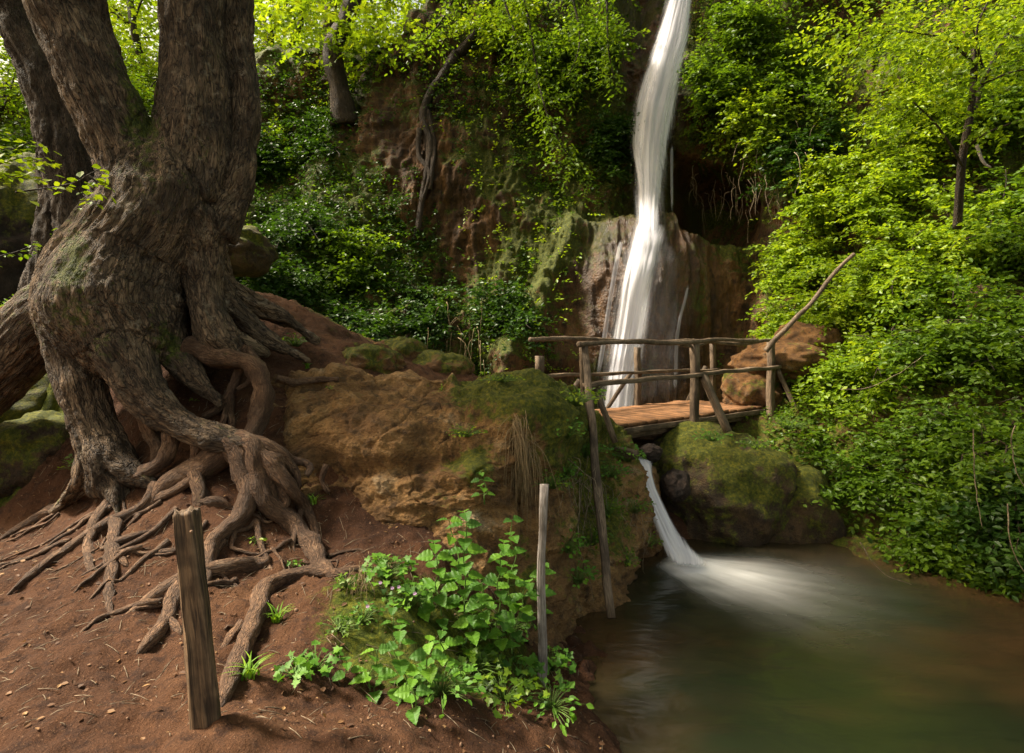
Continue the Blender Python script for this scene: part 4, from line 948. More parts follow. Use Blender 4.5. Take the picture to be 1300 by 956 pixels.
for k, (bx, by, tips, off, mt, lab) in enumerate(RS):
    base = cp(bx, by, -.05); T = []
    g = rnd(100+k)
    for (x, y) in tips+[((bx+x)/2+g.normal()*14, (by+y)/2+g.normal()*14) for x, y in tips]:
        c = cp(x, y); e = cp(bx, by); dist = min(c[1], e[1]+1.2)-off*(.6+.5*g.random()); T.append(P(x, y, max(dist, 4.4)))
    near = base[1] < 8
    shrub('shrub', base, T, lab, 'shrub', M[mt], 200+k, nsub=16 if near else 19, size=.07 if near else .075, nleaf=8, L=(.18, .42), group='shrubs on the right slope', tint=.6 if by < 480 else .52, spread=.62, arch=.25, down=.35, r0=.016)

# --- forked sapling on the upper right
sp = thing('sapling', cp(1215, 290), 'thin dark forked sapling with flat sprays of leaves in the upper right corner', 'tree')
acc = Acc()
for rows, r in [([(1215,290,8.0),(1222,200,7.6),(1234,130,7.4),(1236,60,7.3),(1225,0,7.2),(1220,-80,7.1)],(.055,.02)),([(1230,160,7.5),(1250,100,7.4),(1275,50,7.3),(1300,0,7.2)],(.04,.015)),([(1225,190,7.6),(1250,170,7.4),(1300,150,7.2)],(.02,.008)),([(1236,80,7.3),(1200,50,7.1),(1150,40,7.0)],(.02,.008)),([(1222,210,7.6),(1190,160,7.3),(1160,130,7.1)],(.02,.008)),([(1240,110,7.4),(1290,90,7.1),(1340,90,7.0)],(.018,.006)),([(1250,100,7.4),(1240,40,7.1),(1260,-10,7)],(.02,.008))]:
    acc.tube(PA(*np.array(rows, float).T), np.linspace(r[0], r[1], len(rows)), 8, .08, wob=.15)
acc.build('trunk', M['bark_dark'], sp)
crown(sp, [(P(1230,30,7.2),(.8,.7,.35),.35),(P(1150,60,7.0),(.7,.6,.3),.25),(P(1290,60,7.0),(.7,.6,.5),.25),(P(1180,120,7.1),(.6,.5,.2),.15),(P(1290,150,7.0),(.5,.5,.2),.12),(P(1090,40,7.3),(.6,.5,.22),.15)], 520, .068, M['leaf_yellow'], 41, nleaf=8, L=(.25, .5))
o = Acc(); o.tube([P(1240,184,7.4), P(1248,205,7.35), P(1258,213,7.3)], [.022,.018,.012], 8, .03, wob=.2)
o = o.build('dead_branch', M['wood_pale']); tag(o, 'short pale broken branch stub in the bushes at the upper right', 'branch')

# --- long bare vines on the right slope
VN = [([(1235,545),(1236,600),(1240,640),(1245,668)],'thin bare vine hanging straight down in front of the shaded shrubs'),
      ([(1289,540),(1283,560),(1290,600),(1300,622)],'pale looping vine at the right edge, halfway down'),
      ([(1279,640),(1280,680),(1290,710),(1300,728)],'pale vine hanging to the bank at the lower right edge'),
      ([(1092,688),(1110,715),(1130,733),(1160,745)],'thin trailing twig drooping to the water at the right bank'),
      ([(1068,494),(1100,492),(1140,470),(1180,440)],'long bare twig arching across the shrubs right of the bridge'),
      ([(930,205),(940,180),(955,190),(975,205)],'bare hooked branch hanging from the overhang left of the cave lip')]
for k, (rows, lab) in enumerate(VN):
    a = Acc(); pts = [cp(x, y)-np.array([0, 1.0 if x > 1000 else .3, 0]) for x, y in rows]
    ym = min(q[1] for q in pts); pts = [P(x, y, ym) for x, y in rows]
    gg = rnd(900+k); pq, rq = resample(np.array(pts), np.linspace(.005, .0028, len(rows)), .05); pq = pq+np.cumsum(gg.normal(size=pq.shape), 0)*.004; a.tube(pq, rq, 6, .05, wob=.1, seed=k); o = a.build('vine', M['rope_twig']); tag(o, lab, 'vine')

# --- bushes and overhanging growth on the cliff above the cave and left of the fall
CS = [
 (905,110,[(880,60),(930,80),(890,150),(940,140)],.6,'leaf','dark green bush overhanging the cliff just right of the waterfall top'),
 (960,150,[(930,110),(990,120),(910,170),(960,200)],.7,'leaf_yellow','spray of bright yellow green leaves hanging above the cave'),
 (1010,90,[(980,40),(1040,50),(960,90),(1020,130)],.7,'leaf','green bush high on the cliff between the waterfall and the forked sapling'),
 (950,30,[(910,10),(980,0),(940,60),(900,60)],.6,'leaf','mossy green bush at the top edge right of the waterfall'),
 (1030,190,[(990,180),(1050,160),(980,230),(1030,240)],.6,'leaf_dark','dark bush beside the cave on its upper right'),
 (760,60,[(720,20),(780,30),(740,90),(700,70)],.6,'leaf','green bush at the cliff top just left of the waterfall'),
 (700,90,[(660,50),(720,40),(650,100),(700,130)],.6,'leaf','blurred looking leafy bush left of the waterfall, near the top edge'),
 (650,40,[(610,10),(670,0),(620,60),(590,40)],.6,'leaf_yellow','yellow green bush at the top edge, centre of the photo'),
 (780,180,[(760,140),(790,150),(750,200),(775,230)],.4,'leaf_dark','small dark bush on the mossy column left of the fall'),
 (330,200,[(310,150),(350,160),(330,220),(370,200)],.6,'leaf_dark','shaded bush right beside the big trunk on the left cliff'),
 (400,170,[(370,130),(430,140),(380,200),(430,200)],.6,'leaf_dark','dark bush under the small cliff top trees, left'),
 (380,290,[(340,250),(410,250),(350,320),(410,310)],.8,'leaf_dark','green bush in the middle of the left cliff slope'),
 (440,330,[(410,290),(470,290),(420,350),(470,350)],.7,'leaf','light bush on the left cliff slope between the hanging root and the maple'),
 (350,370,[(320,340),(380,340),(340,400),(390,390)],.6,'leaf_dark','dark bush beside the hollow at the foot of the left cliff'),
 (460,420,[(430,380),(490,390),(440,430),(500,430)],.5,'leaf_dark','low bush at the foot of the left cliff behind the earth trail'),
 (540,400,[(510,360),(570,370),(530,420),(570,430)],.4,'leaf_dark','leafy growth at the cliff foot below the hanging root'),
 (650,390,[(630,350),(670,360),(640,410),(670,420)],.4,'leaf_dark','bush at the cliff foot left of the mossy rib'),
 (20,200,[(-20,150),(50,150),(10,230),(60,230)],1.2,'leaf','bright bush behind the leaning trunk at the left edge'),
 (30,330,[(-10,290),(50,280),(0,360),(60,370)],1.0,'leaf','bush with light leaves low behind the leaning trunk at the left edge'),
 (170,110,[(140,60),(200,60),(150,130),(200,120)],1.5,'leaf_yellow','sunlit bush seen between the two main stems of the maple'),
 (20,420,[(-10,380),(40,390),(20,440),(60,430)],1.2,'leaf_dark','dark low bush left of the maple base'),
]
for k, (bx, by, tips, off, mt, lab) in enumerate(CS):
    base = cp(bx, by, -.05); g = rnd(300+k); T = []
    for (x, y) in tips+[((bx+x)/2+g.normal()*10, (by+y)/2+g.normal()*10) for x, y in tips]:
        T.append(P(x, y, min(cp(x, y)[1], base[1]+1)-off*(.5+.6*g.random())))
    shrub('bush', base, T, lab, 'bush', M[mt], 340+k, nsub=13, size=.085, nleaf=7, L=(.2, .5), group='bushes growing on the cliff', tint=.5, spread=.6, arch=.15, down=.4, r0=.018)

# --- ground cover on the cliff: small leaves nobody could count
def cover(n, dens, size, mat, seed, name, label=None, L=(.12, .4), nleaf=7, off=.03, asp=.6):
    g = rnd(seed); x = 180+g.random(n)*1140; tv = g.random(n); i = np.clip(np.searchsorted(pxs, x), 0, len(pxs)-1)
    y = ybot[i]+(ytop[i]-ybot[i])*tv; y = np.minimum(y, 760)
    q, nn = cliff_at(x, y); w = dens(x, y, q); k = g.random(n) < w; q, nn = q[k], nn[k]; m = len(q)
    d = nn*.7+g.normal(size=(m, 3))*.6; d[:, 2] -= .3
    tb = np.clip(.45+.5*fbm(q*1.2, 3)+.12*g.normal(size=m), 0, 1)
    return build_leaves(name, [sprays(q+nn*off, d, L[0]+(L[1]-L[0])*g.random(m), nleaf, size, asp, 'simple', tintbase=tb)], mat, None)
def dens(x, y, q):
    def bl(cx, cy, rx, ry, a): return a*np.exp(-((x-cx)/rx)**2-((y-cy)/ry)**2)
    d = .42+1.2*fbm(q*1.1+4, 3)
    d += bl(390,310,100,150,.9)+bl(480,400,110,50,.6)+bl(700,140,60,120,.5)+bl(940,120,80,90,.6)+bl(690,300,30,60,.3)+sstep(990, 1060, x)*.45+bl(660,430,40,60,.5)+bl(770,180,30,120,.3)
    d -= bl(510,170,45,60,.9)+bl(605,300,45,80,1.1)+bl(740,400,60,90,.9)+bl(850,420,150,130,1.6)+bl(820,150,34,200,1.8)+bl(910,260,55,50,2)+bl(545,200,16,120,.6)+bl(300,390,50,34,2)
    d -= sstep(650, 720, y)*sstep(1250, 1000, x)
    return np.clip(d, 0, 1)
o = cover(30000, lambda x, y, q: dens(x, y, q)*(.25+.75*sstep(560, 760, x)), .066, M['leaf'], 51, 'ground_cover', nleaf=7); tag(o, kind='stuff')
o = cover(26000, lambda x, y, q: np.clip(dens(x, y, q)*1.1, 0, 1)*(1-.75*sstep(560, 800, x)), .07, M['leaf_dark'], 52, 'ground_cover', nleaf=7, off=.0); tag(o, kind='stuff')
o = cover(9000, lambda x, y, q: np.clip(sstep(260, 60, y)*(.30+fbm(q*1.1+9, 3)*1.2)*(1-np.exp(-((x-825)/45)**2)*1.5)-.5*np.exp(-((x-510)/50)**2)+.35*sstep(560, 640, x)*sstep(760, 720, x)*sstep(60, 120, y), 0, 1), .07, M['leaf_yellow'], 57, 'ground_cover', nleaf=7, off=.1, L=(.2, .5)); tag(o, kind='stuff')
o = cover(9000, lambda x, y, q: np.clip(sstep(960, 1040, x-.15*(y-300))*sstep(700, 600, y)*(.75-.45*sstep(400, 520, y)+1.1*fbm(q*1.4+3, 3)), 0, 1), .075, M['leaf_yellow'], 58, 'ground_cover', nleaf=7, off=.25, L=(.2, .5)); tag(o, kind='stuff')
# undergrowth behind the trail / left bank
def cover_g(n, blobs, size, mat, seed, nleaf=6, L=(.08, .25)):
    g = rnd(seed); S = []
    for (px, py, Y, r, w) in blobs:
        c = P(px, py, Y); m = int(n*w); xy = c[:2]+g.normal(size=(m, 2))*r*.6; S.append(np.c_[xy, hgt(xy[:, 0], xy[:, 1])])
    q = np.vstack(S); m = len(q); d = g.normal(size=(m, 3)); d[:, 2] = np.abs(d[:, 2])+.3
    tb = np.clip(.5+.4*fbm(q*2, 2)+.15*g.normal(size=m), 0, 1)
    return build_leaves('ground_cover', [sprays(q, d, L[0]+(L[1]-L[0])*g.random(m), nleaf, size, .6, 'simple', tintbase=tb)], mat, None)
o = cover_g(900, [(380,400,8.6,.6,.25),(450,412,8.2,.5,.25),(520,432,8.0,.5,.25),(20,450,7,.8,.3),(0,400,8,.8,.3),(-60,420,6.8,.8,.2),(570,460,7.6,.3,.12)], .045, M['leaf'], 53); tag(o, kind='stuff')
o = cover_g(500, [(1090,470,8.6,.4,.3),(1000,520,8.2,.35,.2),(1060,500,8,.4,.3)], .05, M['leaf'], 54); tag(o, kind='stuff')

# --- trees on the cliff top and wood beyond
ct = thing('tree', cp(443, 130), 'dark tree trunk growing on the cliff edge above the hanging root, yellow green crown', 'tree')
b0 = cp(443, 160, -.1); limb_tree(ct, b0, b0+np.array([-.25, .2, 5.]), .24, .13, M['bark_dark'], 61)
crown(ct, [(b0+np.array([.9,-.2,1.75]),(1.3,.9,.6),.25),(b0+np.array([-.8,0,2.6]),(1.5,1.2,.9),.2),(b0+np.array([.5,.5,5]),(2.4,2,1.8),.5)], 800, .12, M['leaf_yellow'], 62, 'maple', nleaf=6, L=(.3, .7))
ct = thing('tree', cp(412, 120), 'slim tree trunk close left of the dark cliff edge trunk', 'tree')
b0 = cp(410, 110, -.1); limb_tree(ct, b0, b0+np.array([-.1, .3, 5.]), .16, .10, M['bark'], 63)
crown(ct, [(b0+np.array([-1.0,.6,3.3]),(1.6,1.2,1.2),.5)], 700, .11, M['leaf_yellow'], 64, nleaf=6, L=(.3, .7))
WOOD = [(-14,20,.16),(-11.5,17.5,.13),(-9.2,22,.2),(-7.6,18.5,.12),(-6.3,24,.2),(-4.6,19.5,.12),(-3.0,23,.17),(-1.2,20,.12),(1.5,24,.18),(4.5,22,.16),(8,21,.16),(11,18,.16),(14,15,.16),(-17,25,.2),(-11,28,.22),(-2,29,.22),(-6.5,30,.22),(6,28,.2)]
nmw = ['far left','left','second left of the gap','thin one seen left of the cliff edge trunk','thick one behind the sunlit gap','slim one right above the hanging root','straight one behind the centre top','slender one above the cliff centre','one above the cliff left of the waterfall','one above the waterfall top','one above the cave','one over the right slope','one at the far right','farthest left','far back in the left gap','far back above the centre','far back behind the slim trunks','far back beyond the waterfall']
for k, (x, y, r) in enumerate(WOOD):
    zb = P(0, 95, 14.2)[2]+.10*(y-14) if x < 0 else P(0, -150, 13)[2]
    t_ = thing('tree', (x, y, zb-.3), 'wood tree on the cliff top, '+nmw[k], 'tree', 'trees of the wood on the cliff top')
    g = rnd(400+k); top = np.array([x+g.normal()*.8, y+g.normal()*.5, zb+8])
    limb_tree(t_, (x, y, zb-.4), top, r, r*.5, M['bark_dark'], 420+k, bend=.2, sides=8)
    a = Acc()
    for j in range(5):
        h = .3+.6*g.random(); s0 = np.array([x, y, zb])+(top-np.array([x, y, zb]))*h; e = s0+np.array([g.normal()*1.6, g.normal()*1.2, .8+g.random()]); a.tube([s0, (s0+e)/2+np.array([0, 0, .2]), e], [r*.35, r*.22, r*.1], 6, .3)
    a.build('branch', M['bark_dark'], t_)
    crown(t_, [((x, y, zb+2.2),(2.6,1.8,1.3),.3),((x, y, zb+5.),(2.8,2.2,2.2),.5)], 1500 if y < 26 else 2000, .15, M['leaf_yellow'], 440+k, nleaf=6, L=(.4, .9))
# left background slope bushes (sunlit)
LB = [(-9.5,14,3.4),(-11.5,13,2.2),(-8,12.5,1.6),(-6.6,14.5,4.4),(-10.5,10.5,1.2),(-7.2,10.2,.7),(-5.2,15.2,5.2),(-12.5,16,5.2),(-9,16.5,5.6),(-6.6,17.2,6.4),(-13.5,15,7.5),(-11,15,6.5),(-8.2,13,3.2)]
nml = ['upper, far left','lower, far left','low, seen between leaning trunk and maple','high, in the fork of the maple','lowest, at the left edge','low, right behind the leaning trunk','highest, close to the cliff edge','back, top left corner','back, between the stems of the maple','farthest back, at the edge of the wood','top left corner, highest of all','top left, right under the leaning trunk crown','mid height, between leaning trunk and main stem']
for k, (x, y, z) in enumerate(LB):
    t_ = thing('bush', (x, y, z+CZ-1.6), 'sunlit bush behind the maple, '+nml[k], 'bush', 'sunlit bushes behind the maple')
    a = Acc(); g = rnd(500+k); b0 = np.array([x, y, z+CZ-1.6])
    for j in range(7):
        e = b0+np.array([g.normal()*1.1, g.normal()*.8, 1.6+g.random()]); a.tube([b0, (b0+e)/2+g.normal(size=3)*.15, e], [.03, .02, .01], 6, .3)
    a.build('stem', M['bark_dark'], t_)
    crown(t_, [(b0+np.array([0, 0, 1.3]),(1.8,1.3,1.3),1.)], 950, .10, M['leaf'] if k % 2 else M['leaf_yellow'], 520+k, nleaf=7, L=(.3, .7))

# --- hanging sprays from the cliff-top trees, left of the fall
hb = thing('branch', P(700, -60, 9.5), 'drooping leafy green branch hanging in front of the cliff left of the waterfall', 'branch')
a = Acc(); S = []; Dd = []; g = rnd(71)
for rows in [[(640,-80,9.6),(670,20,9.4),(685,110,9.3),(705,170,9.2),(735,215,9.1)],[(700,-80,9.6),(730,10,9.3),(735,60,9.2),(720,100,9.2)],[(760,-80,9.7),(770,0,9.5),(772,60,9.4),(780,100,9.4)],[(600,-60,9.8),(570,10,9.7),(545,45,9.6),(520,60,9.6)],[(620,-60,9.8),(650,30,9.5),(660,60,9.4)]]:
    p, r = resample(PA(*np.array(rows, float).T), np.linspace(.025, .006, len(rows)), .1); a.tube(p, r, 6, .1)
    for q in p[3::1]:
        m = 4; S.append(q+g.normal(size=(m, 3))*.06); d = g.normal(size=(m, 3)); d[:, 2] = -np.abs(d[:, 2])*.6-.1; Dd.append(d)
a.build('twig', M['bark_dark'], hb); S = np.vstack(S); Dd = np.vstack(Dd)
build_leaves('foliage', [sprays(S, Dd, .25+.3*g.random(len(S)), 8, .075, .5, 'simple', flat=.5, tintbase=.6+.3*g.random(len(S)), droop=.4)], M['leaf'], hb)

# --- leafy twigs beside the maple, left
def twig_leaves(name, paths, depth, size, n, mat, label, seed, kind='simple', asp=.6, per=3, cat='branch', r=.008, flat=.3):
    g = rnd(seed); t_ = thing(name, P(paths[0][0][0], paths[0][0][1], depth), label, cat); a = Acc(); S = []; Dd = []
    for rows in paths:
        rw = np.array(rows, float); p, rr = resample(PA(rw[:, 0], rw[:, 1], depth+g.normal(size=len(rw))*.08), np.linspace(r, r*.4, len(rows)), .06); a.tube(p, rr, 6, .06)
        T = np.gradient(p, axis=0)
        for q, tn in zip(p[1:], T[1:]):
            m = per; S.append(np.repeat(q[None], m, 0)); d = g.normal(size=(m, 3))*.7+tn/np.linalg.norm(tn)*.6; d[:, 2] = d[:, 2]*.5-.1; Dd.append(d)
    a.build('twig', M['bark_dark'], t_); S = np.vstack(S); Dd = np.vstack(Dd)
    build_leaves('foliage', [sprays(S, Dd, (.08+.12*g.random(len(S)))*1.0, n, size, asp, kind, flat=flat, tintbase=.5+.4*g.random(len(S)))], mat, t_); return t_
twig_leaves('branch', [[(78,236),(95,232),(112,222),(128,214)],[(90,234),(104,246),(118,256)],[(20,244),(50,240),(78,236)],[(112,222),(124,232),(132,236)]], 4.2, .062, 2, M['leaf_yellow'], 'small twig with bright flat leaves in front of the leaning trunk', 81, per=1, asp=.75)
twig_leaves('branch', [[(-30,215),(0,208),(30,200),(55,205)],[(-30,180),(10,190),(40,180)],[(-30,230),(5,226),(30,222)]], 4.6, .07, 3, M['leaf_yellow'], 'bright leafy branch entering at the left edge', 82, per=2)
twig_leaves('branch', [[(-20,330),(20,320),(45,310)],[(60,320),(85,300),(98,296)],[(-20,420),(10,400),(40,395)],[(70,310),(90,330)]], 5.6, .055, 3, M['leaf'], 'leafy shoots against the dark outcrop left of the maple', 83, per=2)

# --- nettles and herbs on the bank, front centre
def nettle(base, top, seed, n_pairs, size, label, mat='leaf_nettle', group='leafy nettles on the bank', lean=0):
    g = rnd(seed); base = np.array(base, float); top = np.array(top, float); t_ = thing('nettle', base, label, 'plant', group)
    u = np.linspace(0, 1, 8)[:, None]; p = base+(top-base)*u; p[1:-1] += g.normal(size=(6, 3))*.015
    a = Acc(); a.tube(p, np.linspace(.006, .0025, 8), 6, .03); 
    Pp = []; Dn = []; Sz = []; L = np.linalg.norm(top-base)
    for k in range(n_pairs):
        f = .12+.88*(k+1)/n_pairs; q = base+(top-base)*f; ang = k*1.57+g.random()*.6
        for s_ in (0, math.pi):
            d = np.array([math.cos(ang+s_), math.sin(ang+s_)-.15, .15-.25*g.random()]); st = q+d*.025*(1.4-f)
            a.tube([q, st], [.0022, .0015], 5, .02); Pp.append(st); Dn.append(d); Sz.append(size*(.55+.6*math.sin(math.pi*min(1, f*.85)))*(.85+.3*g.random()))
    a.build('stem', M['stem'], t_)
    Pp = np.array(Pp); Dn = np.array(Dn); up_ = np.array([0, -.25, 1.])+g.normal(size=Pp.shape)*.22
    build_leaves('leaves', [leaves(Pp, Dn, up_, np.array(Sz), 1, 'nettle', np.clip(.5+.3*g.normal(size=len(Pp)), 0, 1))], M[mat], t_); return t_
def bankY(px, py, y0=2.4):
    return hit(px, py, 0.0, y0, 7)
NT = [((590,830,3.45),(590,650,3.35),10,.105,'tallest nettle of the clump, its tip against the rock ledge'),((625,820,3.5),(640,690,3.45),8,.10,'nettle right of the tallest one, leaning right'),
      ((560,830,3.4),(552,690,3.3),8,.105,'nettle left of the tallest one'),((640,840,3.55),(672,740,3.5),6,.09,'low nettle at the right side of the clump'),((610,830,3.45),(612,740,3.2),7,.10,'nettle in the front middle of the clump'),
      ((570,840,3.4),(520,745,3.3),6,.09,'nettle leaning left out of the clump'),((650,830,3.55),(650,660,3.75),7,.09,'nettle at the back right of the clump, in front of the hanging straw'),((600,830,3.5),(570,660,3.7),7,.10,'nettle at the back left of the clump'),
      ((500,960,2.75),(508,800,2.75),8,.09,'bright nettle in the front row, beside the lower nettles'),((540,960,2.8),(545,815,2.8),8,.095,'bright nettle in the front row, right one'),((470,960,2.7),(478,825,2.7),7,.085,'bright nettle in the front row, left one'),((520,980,2.6),(525,860,2.55),6,.08,'lowest bright nettle, nearest the viewer'),
      ((560,900,3.1),(562,800,3.0),6,.085,'short nettle between the front row and the big clump'),((500,900,3.1),(500,770,3.1),6,.07,'slim herb standing behind the front nettles')]
NT += [((585,850,3.3),(600,780,3.25),6,.09,'short nettle low in the middle of the clump, under the larger ones'),((625,860,3.4),(640,790,3.35),6,.085,'short nettle low on the right of the clump'),((680,800,3.7),(690,715,3.7),6,.07,'nettle just behind the pale stake'),
       ((450,930,2.75),(440,840,2.7),6,.075,'small bright nettle at the bottom edge, leftmost of the front row'),((575,960,2.9),(585,850,2.85),7,.08,'nettle at the bottom edge right of the bright front row'),((615,640,4.05),(610,600,4.0),4,.07,'little nettle against the mossy bulge of the ledge')]
for k, (b_, t_, n, s_, lab) in enumerate(NT): nettle(P(*b_), P(*t_), 600+k, n, s_, lab)
def herb(base, w, h, n, size, mat, label, seed, kind='maple', cat='plant', flowers=0, group=None, name='herb', stems=True, asp=.6):
    """rosette / clump of stalked leaves"""
    g = rnd(seed); base = np.array(base, float); t_ = thing(name, base, label, cat, group); a = Acc()
    az = g.random(n)*2*np.pi; rr = w*np.sqrt(g.random(n)); hh = h*(1-.55*(rr/w)**2)*(.45+.6*g.random(n))
    tip = base+np.stack([np.cos(az)*rr, np.sin(az)*rr, hh], 1)
    for q in tip: a.tube([base+(q-base)*np.array([.15, .15, 0]), base*.45+q*.55+np.array([0, 0, .12*h]), q], [.0022, .0018, .0012], 4, .06)
    a.build('stem', M['stem'], t_)
    d = np.stack([np.cos(az), np.sin(az), -.15+.3*g.normal(size=n)], 1)+g.normal(size=(n, 3))*.35; up_ = np.array([0, -.35, 1])+g.normal(size=(n, 3))*.3
    build_leaves('leaves', [leaves(tip, d, up_, size*(.6+.6*g.random(n)), asp, kind, np.clip(.55+.25*g.normal(size=n), 0, 1))], mat, t_)
    for k in range(flowers):
        c = base+np.array([g.normal()*w*.6, g.normal()*w*.4-.02, h*(.8+.4*g.random())]); fl_ = Acc()
        az5 = np.arange(5)*2*np.pi/5; build_leaves('flower', [leaves(np.repeat(c[None], 5, 0), np.stack([np.cos(az5), -.4+0*az5, np.sin(az5)], 1), np.repeat([[0, -1., .3]], 5, 0), .012, .9, 'simple', np.ones(5))], M['petal'], t_)
    return t_
def on(px, py, y0=2.4): return P(px, py, hit(px, py, 0, y0, 7))
def onl(px, py): return ledge_at(px, py)[0]
HB = [((490,735),.16,.14,70,.045,'leaf_nettle','maple','round clump of lobed leaves at the foot of the ledge, above the moss',0),
      ((520,770),.15,.16,70,.035,'leaf_nettle','maple','herb with lobed leaves and a few tiny pink flowers',4),
      ((460,790),.10,.10,40,.03,'leaf_nettle','simple','small herb on the mossy bank left of the nettles',1),
      ((400,850),.12,.10,34,.045,'leaf_nettle','maple','low lobed herb at the bottom edge beside the mossy soil',0),
      ((375,860),.08,.07,20,.035,'leaf_nettle','maple','tiny herb at the bottom, nearest the big front root',0),
      ((372,720),.05,.06,10,.04,'leaf_nettle','simple','two leaved seedling beside the long front root',0),
      ((245,510),.03,.03,5,.035,'leaf_yellow','simple','single yellow green seedling between the roots',0),
      ((98,600),.14,.16,40,.05,'leaf','simple','small fern like plant at the left foot of the maple',0),
      ((375,440),.16,.14,70,.04,'leaf','simple','small leafy herb beside the upper roots on the trail',0),
      ((700,850),.14,.14,50,.05,'leaf_nettle','maple','lobed herb at the foot of the pale stake',0),
      ((660,860),.12,.10,34,.05,'leaf_nettle','maple','lobed herb left of the foot of the pale stake',0),
      ((325,690),.05,.05,12,.03,'leaf_yellow','simple','tiny sprout between the roots above the fence post',0),
      ((388,640),.05,.09,16,.03,'leaf_nettle','simple','small shoot in the gap between roots and ledge',0)]
for k, ((x, y), w_, h_, n, s_, mt, kd, lab, fw) in enumerate(HB): herb(on(x, y, 2.3), w_, h_, n, s_, M[mt], lab, 700+k, kd, flowers=fw, group='small herbs on the ground')
HB2 = [((600,850),.2,.12,90,.04,'ground hugging herb under the nettles, centre'),((650,800),.18,.12,70,.04,'ground hugging herb between the clump and the stake'),((640,890),.22,.12,80,.045,'low herb at the lower edge of the bank'),((560,880),.2,.12,80,.04,'low herb beneath the front nettles'),((430,800),.12,.06,50,.02,'tiny creeping herb on the mossy soil'),((700,900),.2,.1,60,.045,'low herb on the bank at the water side'),((440,745),.08,.08,30,.03,'little herb at the tip of the long root')]
for k, ((x, y), w_, h_, n, s_, lab) in enumerate(HB2): herb(on(x, y, 2.3), w_, h_, n, s_, M['leaf_nettle' if k % 2 else 'leaf'], lab, 800+k, 'simple' if k % 2 else 'maple', group='small herbs on the ground')
HL = [((700,520),.25,.18,90,.05,'leaf_yellow','bright creeper on the mossy top of the ledge right end'),((735,500),.2,.16,60,.05,'leaf_nettle','small plant on the ledge corner below the bridge rail'),
      ((690,560),.18,.2,80,.04,'leaf_nettle','leafy tuft on the mossy ledge face above the straw'),((735,580),.25,.22,150,.04,'leaf_nettle','cushion of small green leaves left of the leaning rail'),((710,610),.2,.2,110,.04,'leaf_nettle','green leafy cushion in the middle of the mossy ledge face'),
      ((790,590),.2,.2,90,.045,'leaf_nettle','plant right of the leaning rail above the cascade'),((800,650),.2,.2,70,.04,'leaf','trailing leaves on the ledge face beside the cascade'),((760,660),.2,.2,70,.04,'leaf','leaves behind the leaning rail, halfway down'),
      ((725,740),.16,.16,50,.06,'leaf_nettle','lobed plant right of the pale stake near the water'),((705,700),.16,.16,60,.045,'leaf_nettle','leaves beside the pale stake top'),((595,560),.16,.10,60,.03,'leaf_yellow','small bright moss plants on the bulge of the ledge'),((640,500),.2,.08,60,.03,'leaf_yellow','low green growth on the ledge top'),
      ((780,720),.15,.15,50,.04,'leaf','leaves low on the ledge beside the foot of the leaning rail'),((560,490),.03,.05,8,.03,'leaf_yellow','tiny sprout on the bare ledge top'),((420,505),.03,.04,6,.025,'leaf_yellow','tiny sprout in a crack of the ledge left end')]
HL += [((770,610),.2,.16,90,.04,'leaf_nettle','bright cushion of leaves on the ledge right of the leaning rail'),((745,690),.2,.18,90,.045,'leaf','green trailing clump between stake and leaning rail, low'),((690,620),.16,.14,70,.035,'leaf','leaves growing out of the ledge just right of the straw tuft'),((815,690),.14,.14,50,.035,'leaf','small leaves at the ledge edge next to the falling cascade')]
for k, ((x, y), w_, h_, n, s_, mt, lab) in enumerate(HL): herb(onl(x, y)+np.array([0, -.03, 0]), w_, h_, n, s_, M[mt], lab, 740+k, 'simple', group='small plants on the rock ledge')
HR = [((905,560,6.5),.22,.12,60,.045,'leaf_nettle','bright plant on top of the large mossy boulder'),((960,570,6.55),.2,.15,60,.045,'leaf','leaves on the right shoulder of the large mossy boulder'),((1000,545,7.2),.25,.2,80,.05,'leaf','plant at the bank just below the right bridge post')]
for k, (p_, w_, h_, n, s_, mt, lab) in enumerate(HR): herb(P(*p_), w_, h_, n, s_, M[mt], lab, 780+k, 'simple', group='small plants by the boulders')

# --- hanging dry grass and roots
def strands(name, starts, ln, n, r, mat, label, cat, seed, spread=.06, curl=.1, width=.05):
    g = rnd(seed); a = Acc(); c0 = np.array(starts[0])
    for k in range(n):
        s0 = np.array(starts[g.integers(len(starts))])+g.normal(size=3)*spread; l = ln*(.5+.7*g.random()); d = np.array([g.normal()*.25, -.25-.1*g.random(), 0])
        t = np.linspace(0, 1, 6)[:, None]; p = s0+d*l*.6*np.sqrt(t)*1.+np.array([0, 0, -1.])*l*t**1.3+np.cumsum(g.normal(size=(6, 3))*curl*.12, 0); a.tube(p, np.linspace(r, r*.4, 6), 4, .08)
    return tag(a.build(name, mat), label, cat)
strands('dry_grass', [onl(652, 545), onl(660, 560), onl(668, 570)], .55, 130, .0022, M['straw'], 'tuft of straw coloured dry grass hanging from the ledge above the nettles', 'grass', 91, .04, .05)
strands('hanging_roots', [onl(705, 600), onl(730, 610), onl(745, 620), onl(720, 600)], .62, 70, .0035, M['rope_twig'], 'tangle of pale bare roots hanging from the ledge between the stake and the leaning rail', 'roots', 92, .09, .35)
strands('hanging_roots', [onl(780, 640), onl(800, 650)], .4, 26, .003, M['rope_twig'], 'few thin bare roots hanging right of the leaning rail', 'roots', 93, .08, .3)
strands('dry_grass', [on(455, 745)+np.array([0,0,.06])], .18, 60, .0018, M['straw'], 'little fan of dry straw beside the end of the long root', 'grass', 94, .04, .05)
strands('dry_grass', [cp(600, 440), cp(585, 430)], .8, 60, .006, M['straw'], 'dry grass hanging at the cliff foot behind the ledge', 'grass', 95, .3, .1)
